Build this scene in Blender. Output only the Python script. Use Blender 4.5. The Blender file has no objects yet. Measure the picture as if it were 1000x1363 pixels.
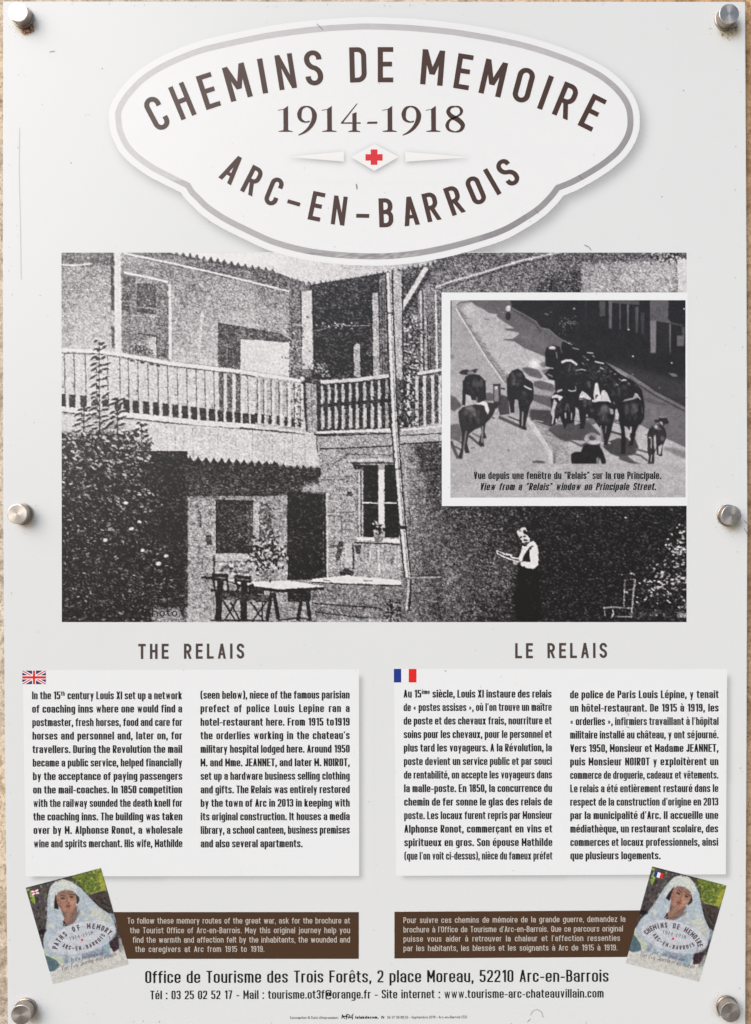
import bpy, bmesh, math, random
import numpy as np

# ---------------------------------------------------------------- set-up
sc = bpy.context.scene
COL = sc.collection
S = 0.0006                      # metres per unit of the sign's layout grid
CZ = 1.5                        # height of the sign's centre above the street
D = 0.6134                      # viewing distance
EYE = 575                       # camera stands a little right of the middle

cam_d = bpy.data.cameras.new('camera')
cam = bpy.data.objects.new('camera', cam_d); COL.objects.link(cam)
cam_d.sensor_fit = 'VERTICAL'; cam_d.sensor_height = 36; cam_d.lens = 27
cam_d.clip_start = 0.01; cam_d.clip_end = 200
cam.location = ((EYE - 500) * S, -D, CZ)
cam.rotation_euler = (math.radians(90), 0, 0)
cam_d.shift_x = -(EYE - 500) / 1363.0
sc.camera = cam

SUN_EL, SUN_AZ = math.radians(34), math.radians(-48)     # azimuth from the wall's normal, to the left
world = bpy.data.worlds.new('World'); sc.world = world
world.use_nodes = True
wn = world.node_tree; wn.nodes.clear()
out = wn.nodes.new('ShaderNodeOutputWorld'); bg = wn.nodes.new('ShaderNodeBackground')
sky = wn.nodes.new('ShaderNodeTexSky'); hs = wn.nodes.new('ShaderNodeHueSaturation')
sky.sky_type = 'NISHITA'; sky.sun_disc = False
sky.sun_elevation = SUN_EL
# the sun stands in front of the wall (-Y) and to the left (-X)
sx, sy = math.sin(SUN_AZ), -math.cos(SUN_AZ)
sky.sun_rotation = math.atan2(sx, sy) % (2 * math.pi)
sky.air_density = 1.0; sky.dust_density = 2.5; sky.ozone_density = 1.0
hs.inputs['Saturation'].default_value = 0.72
bg.inputs['Strength'].default_value = 0.12
wn.links.new(sky.outputs[0], hs.inputs['Color']); wn.links.new(hs.outputs[0], bg.inputs['Color'])
wn.links.new(bg.outputs[0], out.inputs['Surface'])

sun_d = bpy.data.lights.new('sun', 'SUN'); sun = bpy.data.objects.new('sun', sun_d); COL.objects.link(sun)
sun_d.energy = 1.5; sun_d.angle = math.radians(55); sun_d.color = (1.0, 0.985, 0.965)
from mathutils import Vector, Matrix
sdir = Vector((sx * math.cos(SUN_EL), sy * math.cos(SUN_EL), math.sin(SUN_EL)))
sun.rotation_euler = sdir.to_track_quat('Z', 'Y').to_euler()
sun.location = (-2, -3, 4)

sc.view_settings.view_transform = 'Standard'
sc.view_settings.look = 'None'
sc.view_settings.exposure = 0.28
sc.view_settings.gamma = 1

WHITE_DISP = 0.885              # how the bare panel shows
PANEL_ALB = 0.80

rng = np.random.RandomState(7)
random.seed(5)

def lin(c):
    c = np.asarray(c, float)
    return np.where(c <= 0.04045, c / 12.92, ((np.clip(c, 0, 9) + 0.055) / 1.055) ** 2.4)
SCALE_ = PANEL_ALB / float(lin(WHITE_DISP))
def ink(r, g, b):               # colour picked as it shows (0-255) -> reflectance
    v = lin(np.array([r, g, b]) / 255.0) * SCALE_ - 0.008
    return tuple(float(max(0.004, x)) for x in v)

def P(x, y, d=0.0):             # layout point (right, down, millimetres out of the panel) -> world
    return ((x - 500) * S, -d * 0.001, CZ + (681.5 - y) * S)

# ---------------------------------------------------------------- materials
def nt(name):
    m = bpy.data.materials.new(name); m.use_nodes = True
    n = m.node_tree; b = n.nodes['Principled BSDF']
    return m, n, b
def noise(n, scale, detail=3, rough=0.5):
    tc = n.nodes.new('ShaderNodeTexCoord'); t = n.nodes.new('ShaderNodeTexNoise')
    geo = n.nodes.new('ShaderNodeNewGeometry')
    t.inputs['Scale'].default_value = scale; t.inputs['Detail'].default_value = detail
    t.inputs['Roughness'].default_value = rough
    n.links.new(geo.outputs['Position'], t.inputs['Vector'])
    return t
def ramp(n, src, p0, c0, p1, c1):
    r = n.nodes.new('ShaderNodeValToRGB')
    r.color_ramp.elements[0].position = p0; r.color_ramp.elements[0].color = (*c0, 1)
    r.color_ramp.elements[1].position = p1; r.color_ramp.elements[1].color = (*c1, 1)
    n.links.new(src, r.inputs[0]); return r
def mul(n, a, b, fac=1.0):
    m = n.nodes.new('ShaderNodeMix'); m.data_type = 'RGBA'; m.blend_type = 'MULTIPLY'
    m.inputs[0].default_value = fac
    n.links.new(a, m.inputs[6]); n.links.new(b, m.inputs[7])
    return m.outputs[2]
GLOSS = 0.30
def finish_print(n, b, colsock):
    # faint mottling and fine grain of the laminated sheet, shared by everything printed on it
    t1 = noise(n, 7, 2, 0.5); r1 = ramp(n, t1.outputs[0], 0.2, (0.985, 0.986, 0.985), 0.8, (1, 1, 1))
    t2 = noise(n, 1100, 2, 0.6); r2 = ramp(n, t2.outputs[0], 0.25, (0.965, 0.965, 0.965), 0.75, (1, 1, 1))
    c = mul(n, colsock, r1.outputs[0]); c = mul(n, c, r2.outputs[0])
    n.links.new(c, b.inputs['Base Color'])
    t3 = noise(n, 30, 2, 0.5); r3 = ramp(n, t3.outputs[0], 0.2, (GLOSS - .02,) * 3, 0.8, (GLOSS + .03,) * 3)
    n.links.new(r3.outputs[0], b.inputs['Roughness'])
    b.inputs['IOR'].default_value = 1.45
    bp = n.nodes.new('ShaderNodeBump'); bp.inputs['Strength'].default_value = 0.05; bp.inputs['Distance'].default_value = 0.0004
    t4 = noise(n, 260, 2, 0.5); n.links.new(t4.outputs[0], bp.inputs['Height'])
    n.links.new(bp.outputs[0], b.inputs['Normal'])
def flat_ink(name, rgb):
    m, n, b = nt(name)
    v = n.nodes.new('ShaderNodeRGB'); v.outputs[0].default_value = (*rgb, 1)
    finish_print(n, b, v.outputs[0]); return m
m_print, _n, _b = nt('printed_colour')
_a = _n.nodes.new('ShaderNodeVertexColor'); _a.layer_name = 'Col'
finish_print(_n, _b, _a.outputs[0])
PANEL_C = (0.775, 0.797, 0.805)
m_panel = flat_ink('white_laminate', PANEL_C)
BOX_C = ink(240, 241, 243)
m_box = flat_ink('text_box_white', (0.855, 0.875, 0.89))
m_plaque = flat_ink('plaque_white', (0.86, 0.875, 0.885))
m_wedge = flat_ink('wedge_white', (0.89, 0.89, 0.89))
m_black = flat_ink('black_ink', ink(28, 28, 30))
m_brown = flat_ink('brown_ink', ink(76, 55, 48))
m_head = flat_ink('heading_ink', ink(80, 68, 64))
m_banner = flat_ink('banner_brown', ink(77, 56, 41))
m_bantext = flat_ink('banner_lettering', ink(198, 192, 184))
m_red = flat_ink('red_ink', ink(218, 48, 54))
m_blue = flat_ink('blue_ink', ink(34, 60, 140))
m_navy = flat_ink('navy_ink', ink(52, 46, 96))
m_flagred = flat_ink('flag_red', ink(222, 44, 42))
m_flagwhite = flat_ink('flag_white', ink(236, 236, 240))
m_credit = flat_ink('credit_ink', ink(88, 88, 92))
m_badge = flat_ink('badge_lettering', ink(88, 76, 82))
m_script = flat_ink('handwriting_ink', ink(96, 82, 72))
m_dirt = flat_ink('dirt', ink(120, 112, 104))

def metal(name, base, rough, an):
    m, n, b = nt(name)
    b.inputs['Metallic'].default_value = 1.0
    t = noise(n, 700, 3, 0.6); r = ramp(n, t.outputs[0], 0.3, tuple(x * .86 for x in base), 0.7, base)
    t5 = noise(n, 160, 4, 0.7); r5 = ramp(n, t5.outputs[0], 0.34, (0.55, 0.47, 0.40), 0.52, (1, 1, 1))
    n.links.new(mul(n, r.outputs[0], r5.outputs[0], 0.6), b.inputs['Base Color'])
    b.inputs['Roughness'].default_value = rough
    if an:
        b.inputs['Anisotropic'].default_value = an
        tg = n.nodes.new('ShaderNodeTangent'); tg.direction_type = 'RADIAL'; tg.axis = 'Z'
        n.links.new(tg.outputs[0], b.inputs['Tangent'])
    return m
m_steel = metal('brushed_steel', (0.57, 0.54, 0.51), 0.40, 0.75)
m_side = metal('turned_steel_side', (0.46, 0.41, 0.36), 0.40, 0.0)
m_edge = metal('polished_edge', (0.80, 0.78, 0.75), 0.18, 0.0)

def wall_mat():
    m, n, b = nt('limestone_render')
    t = noise(n, 5.0, 5, 0.6)
    r = ramp(n, t.outputs[0], 0.35, (0.64, 0.41, 0.22), 0.65, (0.80, 0.57, 0.36))
    # paler left of the sign: the stronger light there is put into the colour
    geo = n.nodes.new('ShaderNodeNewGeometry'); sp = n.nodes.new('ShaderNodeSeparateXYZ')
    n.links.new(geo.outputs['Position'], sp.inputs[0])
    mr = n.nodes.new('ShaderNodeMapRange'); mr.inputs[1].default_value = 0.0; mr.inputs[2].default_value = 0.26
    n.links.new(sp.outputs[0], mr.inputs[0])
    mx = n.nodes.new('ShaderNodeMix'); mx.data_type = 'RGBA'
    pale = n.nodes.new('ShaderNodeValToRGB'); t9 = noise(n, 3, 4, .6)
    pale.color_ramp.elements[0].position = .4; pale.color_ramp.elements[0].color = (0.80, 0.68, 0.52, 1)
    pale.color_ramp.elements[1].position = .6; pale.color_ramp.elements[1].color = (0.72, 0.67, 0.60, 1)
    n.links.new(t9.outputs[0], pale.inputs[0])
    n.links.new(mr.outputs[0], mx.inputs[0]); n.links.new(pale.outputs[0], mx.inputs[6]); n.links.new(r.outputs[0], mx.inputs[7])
    t2 = noise(n, 420, 4, 0.7); r2 = ramp(n, t2.outputs[0], 0.30, (0.48, 0.40, 0.35), 0.52, (1, 1, 1))
    t3 = noise(n, 90, 4, 0.7); r3 = ramp(n, t3.outputs[0], 0.36, (0.62, 0.55, 0.48), 0.56, (1.05, 1.03, 1.0))
    n.links.new(mul(n, mul(n, mx.outputs[2], r2.outputs[0]), r3.outputs[0]), b.inputs['Base Color'])
    b.inputs['Roughness'].default_value = 0.95
    bp = n.nodes.new('ShaderNodeBump'); bp.inputs['Strength'].default_value = 0.8; bp.inputs['Distance'].default_value = 0.0012
    t4 = noise(n, 500, 5, 0.7); n.links.new(t4.outputs[0], bp.inputs['Height']); n.links.new(bp.outputs[0], b.inputs['Normal'])
    return m
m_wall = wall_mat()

# ---------------------------------------------------------------- object helpers
def empty(name, label, cat, loc):
    o = bpy.data.objects.new(name, None); COL.objects.link(o); o.location = loc
    o.empty_display_size = 0.05
    o['label'] = label; o['category'] = cat
    return o
def link(name, me, mat, parent, label=None, kind=None):
    me.materials.clear(); me.materials.append(mat)
    o = bpy.data.objects.new(name, me); COL.objects.link(o)
    if parent is not None:
        o.parent = parent
        o.matrix_parent_inverse = Matrix.Translation(-world_loc(parent))
    if label: o['label'] = label
    if kind: o['kind'] = kind
    return o
def world_loc(o):
    v = Vector((0, 0, 0))
    while o is not None:
        v += o.location + (o.matrix_parent_inverse.translation if o.parent else Vector((0, 0, 0)))
        o = o.parent
    return v
LAYER = 0.35                    # printed layers lie this much closer than their stacking numbers
class MB:
    def __init__(s): s.v = []; s.f = []; s.k = 0
    def add(s, vs, fs, d):
        b = len(s.v); s.v += [P(x, y, d * LAYER) for x, y in vs]; s.f += [tuple(i + b for i in f) for f in fs]
    def poly(s, pts, d): s.add(pts, [tuple(range(len(pts)))], d)
    def ribbon(s, pts, w, d, closed=False, T=None):
        vs, fs = ribbon2(pts, w, closed)
        if T: vs = [T(x, y) for x, y in vs]
        s.k += 1
        s.add(vs, fs, d + (s.k % 7) * 0.006)
    def build(s, name, mat, parent, label=None, kind=None):
        me = bpy.data.meshes.new(name); me.from_pydata(s.v, [], s.f); me.update()
        fix_normals(me)
        return link(name, me, mat, parent, label, kind)
def fix_normals(me):
    # every printed face looks out of the wall (-Y)
    flip = [p for p in me.polygons if p.normal.y > 0]
    if flip:
        bm = bmesh.new(); bm.from_mesh(me); bm.faces.ensure_lookup_table()
        bmesh.ops.reverse_faces(bm, faces=[bm.faces[p.index] for p in flip]); bm.to_mesh(me); bm.free(); me.update()

def ribbon2(pts, w, closed=False):
    n = len(pts); ws = w if isinstance(w, (list, tuple)) else [w] * n
    L = []; R = []
    for i in range(n):
        p = pts[i]
        a = pts[i - 1] if (i > 0 or closed) else None
        c = pts[(i + 1) % n] if (i < n - 1 or closed) else None
        def nrm(u, v):
            dx, dy = v[0] - u[0], v[1] - u[1]; l = math.hypot(dx, dy) or 1e-9
            return (-dy / l, dx / l)
        if a is None: nx, ny = nrm(p, c); m = 1
        elif c is None: nx, ny = nrm(a, p); m = 1
        else:
            n1 = nrm(a, p); n2 = nrm(p, c); nx, ny = n1[0] + n2[0], n1[1] + n2[1]
            l = math.hypot(nx, ny)
            if l < 1e-6: nx, ny = n1; m = 1
            else:
                nx /= l; ny /= l; m = min(2.2, 1 / max(.2, nx * n1[0] + ny * n1[1]))
        h = ws[i] / 2 * m
        L.append((p[0] + nx * h, p[1] + ny * h)); R.append((p[0] - nx * h, p[1] - ny * h))
    vs = L + R; fs = []
    for i in range(n if closed else n - 1):
        j = (i + 1) % n; fs.append((i, j, n + j, n + i))
    return vs, fs
def rounded(pts, r, n, closed=False):
    out = []; m = len(pts)
    for i in range(m):
        p = pts[i]
        if not closed and i in (0, m - 1): out.append(p); continue
        a, c = pts[i - 1], pts[(i + 1) % m]
        la = math.hypot(a[0] - p[0], a[1] - p[1]); lc = math.hypot(c[0] - p[0], c[1] - p[1])
        ea = la if (not closed and i == 1) else la / 2
        ec = lc if (not closed and i == m - 2) else lc / 2
        da = dc = min(r, ea * .999, ec * .999)
        da = min(ea * .999, da * (1.0 if abs(a[0] - p[0]) > abs(a[1] - p[1]) else 1.12)); dc = min(ec * .999, dc * (1.0 if abs(c[0] - p[0]) > abs(c[1] - p[1]) else 1.12))
        A = (p[0] + (a[0] - p[0]) * da / la, p[1] + (a[1] - p[1]) * da / la)
        C = (p[0] + (c[0] - p[0]) * dc / lc, p[1] + (c[1] - p[1]) * dc / lc)
        k = .5523
        B1 = (A[0] + (p[0] - A[0]) * k, A[1] + (p[1] - A[1]) * k); B2 = (C[0] + (p[0] - C[0]) * k, C[1] + (p[1] - C[1]) * k)
        for q in range(n + 1):
            t = q / n; u = 1 - t
            out.append((u**3 * A[0] + 3*u*u*t * B1[0] + 3*u*t*t * B2[0] + t**3 * C[0],
                        u**3 * A[1] + 3*u*u*t * B1[1] + 3*u*t*t * B2[1] + t**3 * C[1]))
    # drop doubles
    res = [out[0]]
    for q in out[1:]:
        if math.hypot(q[0] - res[-1][0], q[1] - res[-1][1]) > 1e-5: res.append(q)
    if closed and math.hypot(res[0][0] - res[-1][0], res[0][1] - res[-1][1]) < 1e-5: res.pop()
    return res

# ---------------------------------------------------------------- a condensed grotesque, drawn stroke by stroke
# r rounded, s straight, o closed and rounded, d diagonal cut level, q dot (u, v)
U = {
 'A': (1.12, [('d', (0, 0), (.5, 1)), ('d', (1, 0), (.5, 1)), ('b', (.2, .27), (.8, .27))]),
 'B': (1.0, [('s', (0, 0), (0, 1)), ('r', (0, 1), (.95, 1), (.95, .53), (0, .53)), ('r', (0, .53), (1, .53), (1, 0), (0, 0))]),
 'C': (.98, [('r', (1, .70), (1, 1), (0, 1), (0, 0), (1, 0), (1, .30))]),
 'D': (1.02, [('s', (0, 0), (0, 1)), ('r', (0, 1), (1, 1), (1, 0), (0, 0))]),
 'E': (.88, [('s', (0, 0), (0, 1)), ('s', (0, 1), (1, 1)), ('s', (0, .52), (.88, .52)), ('s', (0, 0), (1, 0))]),
 'F': (.85, [('s', (0, 0), (0, 1)), ('s', (0, 1), (1, 1)), ('s', (0, .5), (.88, .5))]),
 'G': (1.0, [('r', (1, .74), (1, 1), (0, 1), (0, 0), (1, 0), (1, .46)), ('s', (1, .48), (.55, .48))]),
 'H': (1.02, [('s', (0, 0), (0, 1)), ('s', (1, 0), (1, 1)), ('s', (0, .52), (1, .52))]),
 'I': (0, [('s', (0, 0), (0, 1))]),
 'J': (.75, [('r', (1, 1), (1, 0), (0, 0), (0, .2))]),
 'K': (1.05, [('s', (0, 0), (0, 1)), ('d', (.1, .4), (.95, 1)), ('d', (1, 0), (.35, .6))]),
 'L': (.85, [('s', (0, 1), (0, 0)), ('s', (0, 0), (1, 0))]),
 'M': (1.40, [('s', (0, 0), (0, 1)), ('s', (1, 0), (1, 1)), ('d', (0, 1), (.5, .30)), ('d', (1, 1), (.5, .30))]),
 'N': (1.12, [('s', (0, 0), (0, 1)), ('s', (1, 0), (1, 1)), ('d', (0, 1), (1, 0))]),
 'O': (1.0, [('o', (0, 0), (1, 0), (1, 1), (0, 1))]),
 'P': (.98, [('s', (0, 0), (0, 1)), ('r', (0, 1), (1, 1), (1, .46), (0, .46))]),
 'Q': (1.0, [('o', (0, 0), (1, 0), (1, 1), (0, 1)), ('s', (.6, .2), (1.05, -.03))]),
 'R': (1.02, [('s', (0, 0), (0, 1)), ('r', (0, 1), (.97, 1), (.97, .47), (0, .47)), ('d', (.48, .47), (1, 0))]),
 'S': (1.0, [('r', (1, .76), (1, 1), (0, 1), (0, .57), (1, .45), (1, 0), (0, 0), (0, .24))]),
 'T': (.98, [('s', (.5, 0), (.5, 1)), ('s', (0, 1), (1, 1))]),
 'U': (1.02, [('r', (0, 1), (0, 0), (1, 0), (1, 1))]),
 'V': (1.1, [('d', (0, 1), (.5, 0)), ('d', (1, 1), (.5, 0))]),
 'W': (1.6, [('d', (0, 1), (.25, 0)), ('d', (.5, 1), (.25, 0)), ('d', (.5, 1), (.75, 0)), ('d', (1, 1), (.75, 0))]),
 'X': (1.1, [('d', (0, 1), (1, 0)), ('d', (1, 1), (0, 0))]),
 'Y': (1.05, [('d', (0, 1), (.5, .42)), ('d', (1, 1), (.5, .42)), ('s', (.5, 0), (.5, .45))]),
 'Z': (.95, [('s', (0, 1), (1, 1)), ('d', (1, 1), (0, 0)), ('s', (0, 0), (1, 0))]),
 '0': (.98, [('o', (0, 0), (1, 0), (1, 1), (0, 1))]),
 '1': (.55, [('s', (1, 0), (1, 1)), ('d', (0, .78), (.9, 1))]),
 '2': (.98, [('r', (0, .74), (0, 1), (1, 1), (1, .52), (0, .12), (0, 0)), ('s', (0, 0), (1, 0))]),
 '3': (.98, [('r', (0, .78), (0, 1), (1, 1), (1, .53), (.4, .53)), ('r', (.4, .53), (1, .53), (1, 0), (0, 0), (0, .22))]),
 '4': (1.0, [('s', (.72, 0), (.72, .62)), ('d', (.5, 1), (0, .22)), ('s', (0, .22), (1, .22))]),
 '5': (.98, [('s', (.95, 1), (.05, 1)), ('s', (.05, 1), (.03, .5)), ('r', (.03, .6), (1, .6), (1, 0), (0, 0), (0, .22))]),
 '6': (.98, [('o', (0, 0), (1, 0), (1, .56), (0, .56)), ('r', (0, .3), (0, .65), (.6, 1))]),
 '7': (.9, [('s', (0, 1), (1, 1)), ('d', (1, 1), (.3, 0))]),
 '8': (.98, [('o', (.04, .53), (.96, .53), (.96, 1), (.04, 1)), ('o', (0, 0), (1, 0), (1, .53), (0, .53))]),
 '9': (.98, [('o', (0, .44), (1, .44), (1, 1), (0, 1)), ('r', (1, .8), (1, 0), (0, 0), (0, .24))]),
 '(': (.4, [('r', (1, 1.12), (0, .9), (0, .1), (1, -.15))]),
 ')': (.4, [('r', (0, 1.12), (1, .9), (1, .1), (0, -.15))]),
 '&': (1.1, [('o', (.1, .55), (.8, .55), (.8, 1), (.1, 1)), ('r', (1, .45), (.8, 0), (0, 0), (0, .5), (.4, .55)), ('s', (.3, .6), (1, 0))]),
 '@': (1.7, [('r', (1, .1), (.9, -.1), (0, -.1), (0, 1), (1, 1), (1, .3), (.75, .3), (.75, .7)), ('o', (.3, .3), (.72, .3), (.72, .72), (.3, .72))]),
}
Lo = {
 'a': (1.0, [('r', (0, .68), (0, 1), (1, 1), (1, 0)), ('r', (1, .57), (0, .57), (0, 0), (1, 0))]),
 'b': (1.0, [('s', (0, 2), (0, 0)), ('r', (0, 1), (1, 1), (1, 0), (0, 0))]),
 'c': (.94, [('r', (1, .66), (1, 1), (0, 1), (0, 0), (1, 0), (1, .34))]),
 'd': (1.0, [('s', (1, 2), (1, 0)), ('r', (1, 1), (0, 1), (0, 0), (1, 0))]),
 'e': (1.0, [('r', (1, .27), (1, 0), (0, 0), (0, 1), (1, 1), (1, .48)), ('s', (0, .48), (1, .48))]),
 'f': (.55, [('r', (.3, 0), (.3, 2), (1, 2)), ('s', (-.1, 1), (1, 1))]),
 'g': (1.0, [('r', (1, 1), (1, -1), (0, -1), (0, -.8)), ('r', (1, 1), (0, 1), (0, 0), (1, 0))]),
 'h': (1.0, [('s', (0, 2), (0, 0)), ('r', (0, 1), (1, 1), (1, 0))]),
 'i': (0, [('s', (0, 1), (0, 0)), ('q', (0, 2))]),
 'j': (.3, [('r', (1, 1), (1, -1), (0, -1)), ('q', (1, 2))]),
 'k': (1.0, [('s', (0, 2), (0, 0)), ('d', (.05, .35), (.95, 1)), ('d', (1, 0), (.35, .6))]),
 'l': (0, [('s', (0, 2), (0, 0))]),
 'm': (1.72, [('s', (0, 1), (0, 0)), ('r', (0, 1), (.5, 1), (.5, 0)), ('r', (.5, 1), (1, 1), (1, 0))]),
 'n': (1.0, [('s', (0, 1), (0, 0)), ('r', (0, 1), (1, 1), (1, 0))]),
 'o': (1.0, [('o', (0, 0), (1, 0), (1, 1), (0, 1))]),
 'p': (1.0, [('s', (0, 1), (0, -1)), ('r', (0, 1), (1, 1), (1, 0), (0, 0))]),
 'q': (1.0, [('s', (1, 1), (1, -1)), ('r', (1, 1), (0, 1), (0, 0), (1, 0))]),
 'r': (.5, [('s', (0, 1), (0, 0)), ('r', (0, .9), (.5, 1), (1, 1))]),
 's': (.92, [('r', (1, .72), (1, 1), (0, 1), (0, .56), (1, .44), (1, 0), (0, 0), (0, .28))]),
 't': (.55, [('r', (.3, 1.75), (.3, 0), (1, 0)), ('s', (-.1, 1), (1, 1))]),
 'u': (1.0, [('r', (0, 1), (0, 0), (1, 0)), ('s', (1, 1), (1, 0))]),
 'v': (1.0, [('d', (0, 1), (.5, 0)), ('d', (1, 1), (.5, 0))]),
 'w': (1.7, [('d', (0, 1), (.25, 0)), ('d', (.5, 1), (.25, 0)), ('d', (.5, 1), (.75, 0)), ('d', (1, 1), (.75, 0))]),
 'x': (1.0, [('d', (0, 1), (1, 0)), ('d', (1, 1), (0, 0))]),
 'y': (1.0, [('d', (0, 1), (.5, 0)), ('d', (1, 1), (.28, -1))]),
 'z': (.9, [('s', (0, 1), (1, 1)), ('d', (1, 1), (0, 0)), ('s', (0, 0), (1, 0))]),
 '.': (0, [('q', (0, 0))]), ',': (0, [('q', (0, 0)), ('c', 0)]), ':': (0, [('q', (0, 0)), ('q', (0, 1))]),
 '-': (.55, [('s', (0, .5), (1, .5))]), "'": (0, [('a', .2)]), '"': (.5, [('a', .2), ('a', .2 + 1)]),
 '«': (.9, [('g', 0, -1), ('g', 1, -1)]), '»': (.9, [('g', 0, 1), ('g', 1, 1)]),
}
ACC = {'é': ('e', '/'), 'è': ('e', '\\'), 'ê': ('e', '^'), 'à': ('a', '\\'), 'â': ('a', '^'), 'ô': ('o', '^'),
       'î': ('i', '^'), 'û': ('u', '^'), 'ù': ('u', '\\'), 'ç': ('c', ','), 'É': ('E', '/')}

class Font:
    def __init__(s, t, w, xh=.75, desc=.26, gap=.1, space=.26, r=9, n=3, th=None, slant=0):
        s.t, s.w, s.xh, s.desc, s.gap, s.space, s.r, s.n, s.slant = t, w, xh, desc, gap, space, r, n, slant
        s.th = th or t
    def adv(s, ch):
        if ch == ' ': return s.space
        ch = ACC.get(ch, (ch,))[0]
        g = U.get(ch) or Lo.get(ch)
        return s.t + g[0] * (s.w - s.t)
    def strokes(s, ch):
        """yield (verts, faces) in glyph space: x right, y up, cap height 1"""
        res = []; acc = None; t = s.t
        if ch in ACC: ch, acc = ACC[ch]
        K = t / s.th; xh = s.xh * K; ds = s.desc * K
        up = ch in U
        g = U[ch] if up else Lo[ch]
        W = g[0] * (s.w - t)
        X = lambda u: t / 2 + u * W
        h = t / 2
        if up:
            Y = lambda v: h + v * (K - t); YO = lambda v: v * K
        else:
            def Y(v):
                if v > 1: return xh - h + (v - 1) * (K - xh)
                if v < 0: return h + v * ds
                return h + v * (xh - t)
            def YO(v):
                if v > 1: return xh + (v - 1) * (K - xh)
                if v < 0: return v * ds
                return v * xh
        def ext(pts, src):
            ok = lambda v: v in (0, 1, 2, -1, 1.75)
            h0 = h if (ok(src[0][1]) or src[0][1] == src[1][1]) else 0; h1 = h if (ok(src[-1][1]) or src[-1][1] == src[-2][1]) else 0
            a, b = pts[0], pts[1]; l = math.hypot(a[0]-b[0], a[1]-b[1]) or 1; p0 = (a[0] + (a[0]-b[0]) / l * h0, a[1] + (a[1]-b[1]) / l * h0)
            a, b = pts[-1], pts[-2]; l = math.hypot(a[0]-b[0], a[1]-b[1]) or 1; p1 = (a[0] + (a[0]-b[0]) / l * h1, a[1] + (a[1]-b[1]) / l * h1)
            return [p0] + list(pts[1:-1]) + [p1]
        def box(x0, y0, x1, y1): res.append(([(x0, y0), (x1, y0), (x1, y1), (x0, y1)], [(0, 1, 2, 3)]))
        for st in g[1]:
            k = st[0]
            if k in 'rso' or k == 'b':
                pts = [(X(u), Y(v)) for u, v in st[1:]]
                if k == 'o': res.append(ribbon2(rounded(pts, s.r, s.n, True), t, True))
                elif k == 'b': res.append(ribbon2(pts, t * .85))
                else:
                    pts = ext(pts, st[1:])
                    if k == 'r': pts = rounded(pts, min(s.r + h, max(.54 * (s.w - t), .12)), s.n)
                    res.append(ribbon2(pts, t))
            elif k == 'd':
                (u0, v0), (u1, v1) = st[1], st[2]
                x0, y0, x1, y1 = X(u0), YO(v0), X(u1), YO(v1)
                L = math.hypot(x1 - x0, y1 - y0); hw = h * min(1.9, L / max(1e-6, abs(y1 - y0))) * ((.60 if ch in 'MNwW' else .80 if ch in 'vy' else .94) if t > .17 else .94)
                if u0 in (0, 1) and hw > h: x0 += (hw - h) * (1 if u0 == 0 else -1)
                if u1 in (0, 1) and hw > h: x1 += (hw - h) * (1 if u1 == 0 else -1)
                res.append(([(x0 - hw, y0), (x0 + hw, y0), (x1 + hw, y1), (x1 - hw, y1)], [(0, 1, 2, 3)]))
            elif k == 'q':
                u, v = st[1]; x = X(u); tk = t * K * .95
                if v == 2:
                    if acc: continue
                    box(x - h, K - tk * .9, x + h, K)
                elif v == 1: box(x - h, xh - tk, x + h, xh)
                else: box(x - h, 0, x + h, tk)
            elif k == 'c': res.append(([(X(0) - h, .01), (X(0) + h, .01), (X(0) + h * .2, -.16 * K), (X(0) - h * .9, -.16 * K)], [(0, 1, 2, 3)]))
            elif k == 'a':
                x = X(st[1] - .2) if st[1] > 1 else X(0)
                res.append(([(x - h * .75, K), (x + h * .9, K), (x + h * .3, .72 * K), (x - h * .6, .72 * K)], [(0, 1, 2, 3)]))
            elif k == 'g':
                x0 = st[1] * W * .55; m = st[2]; c = xh * .5; q = W * .42
                a, b = (x0 + h, x0 + h + q) if m > 0 else (x0 + h + q, x0 + h)
                res.append(ribbon2([(a, c + .19 * K), (b, c), (a, c - .19 * K)], t * .55))
        if acc:
            cx = t / 2 + W / 2; y0 = xh + .08 * K; y1 = xh + .28 * K; a = max(.09, t * .7)
            if acc == '/': res.append(([(cx - h * .9, y0), (cx + h * .3, y0), (cx + h * 1.7, y1), (cx - h * .1, y1)], [(0, 1, 2, 3)]))
            elif acc == '\\': res.append(([(cx - h * .3, y0), (cx + h * .9, y0), (cx + h * .1, y1), (cx - h * 1.7, y1)], [(0, 1, 2, 3)]))
            elif acc == '^': res.append(ribbon2([(cx - a * 1.3, y0), (cx, y1 - .03 * K), (cx + a * 1.3, y0)], t * .55))
            elif acc == ',': res.append(([(cx - h * .5, .01), (cx + h * .5, .01), (cx + h * .4, -.2 * K), (cx - h, -.22 * K)], [(0, 1, 2, 3)]))
        if K != 1: res = [([(x, y / K) for x, y in vs], fs) for vs, fs in res]
        if s.slant: res = [([(x + y * s.slant, y) for x, y in vs], fs) for vs, fs in res]
        return res

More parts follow.
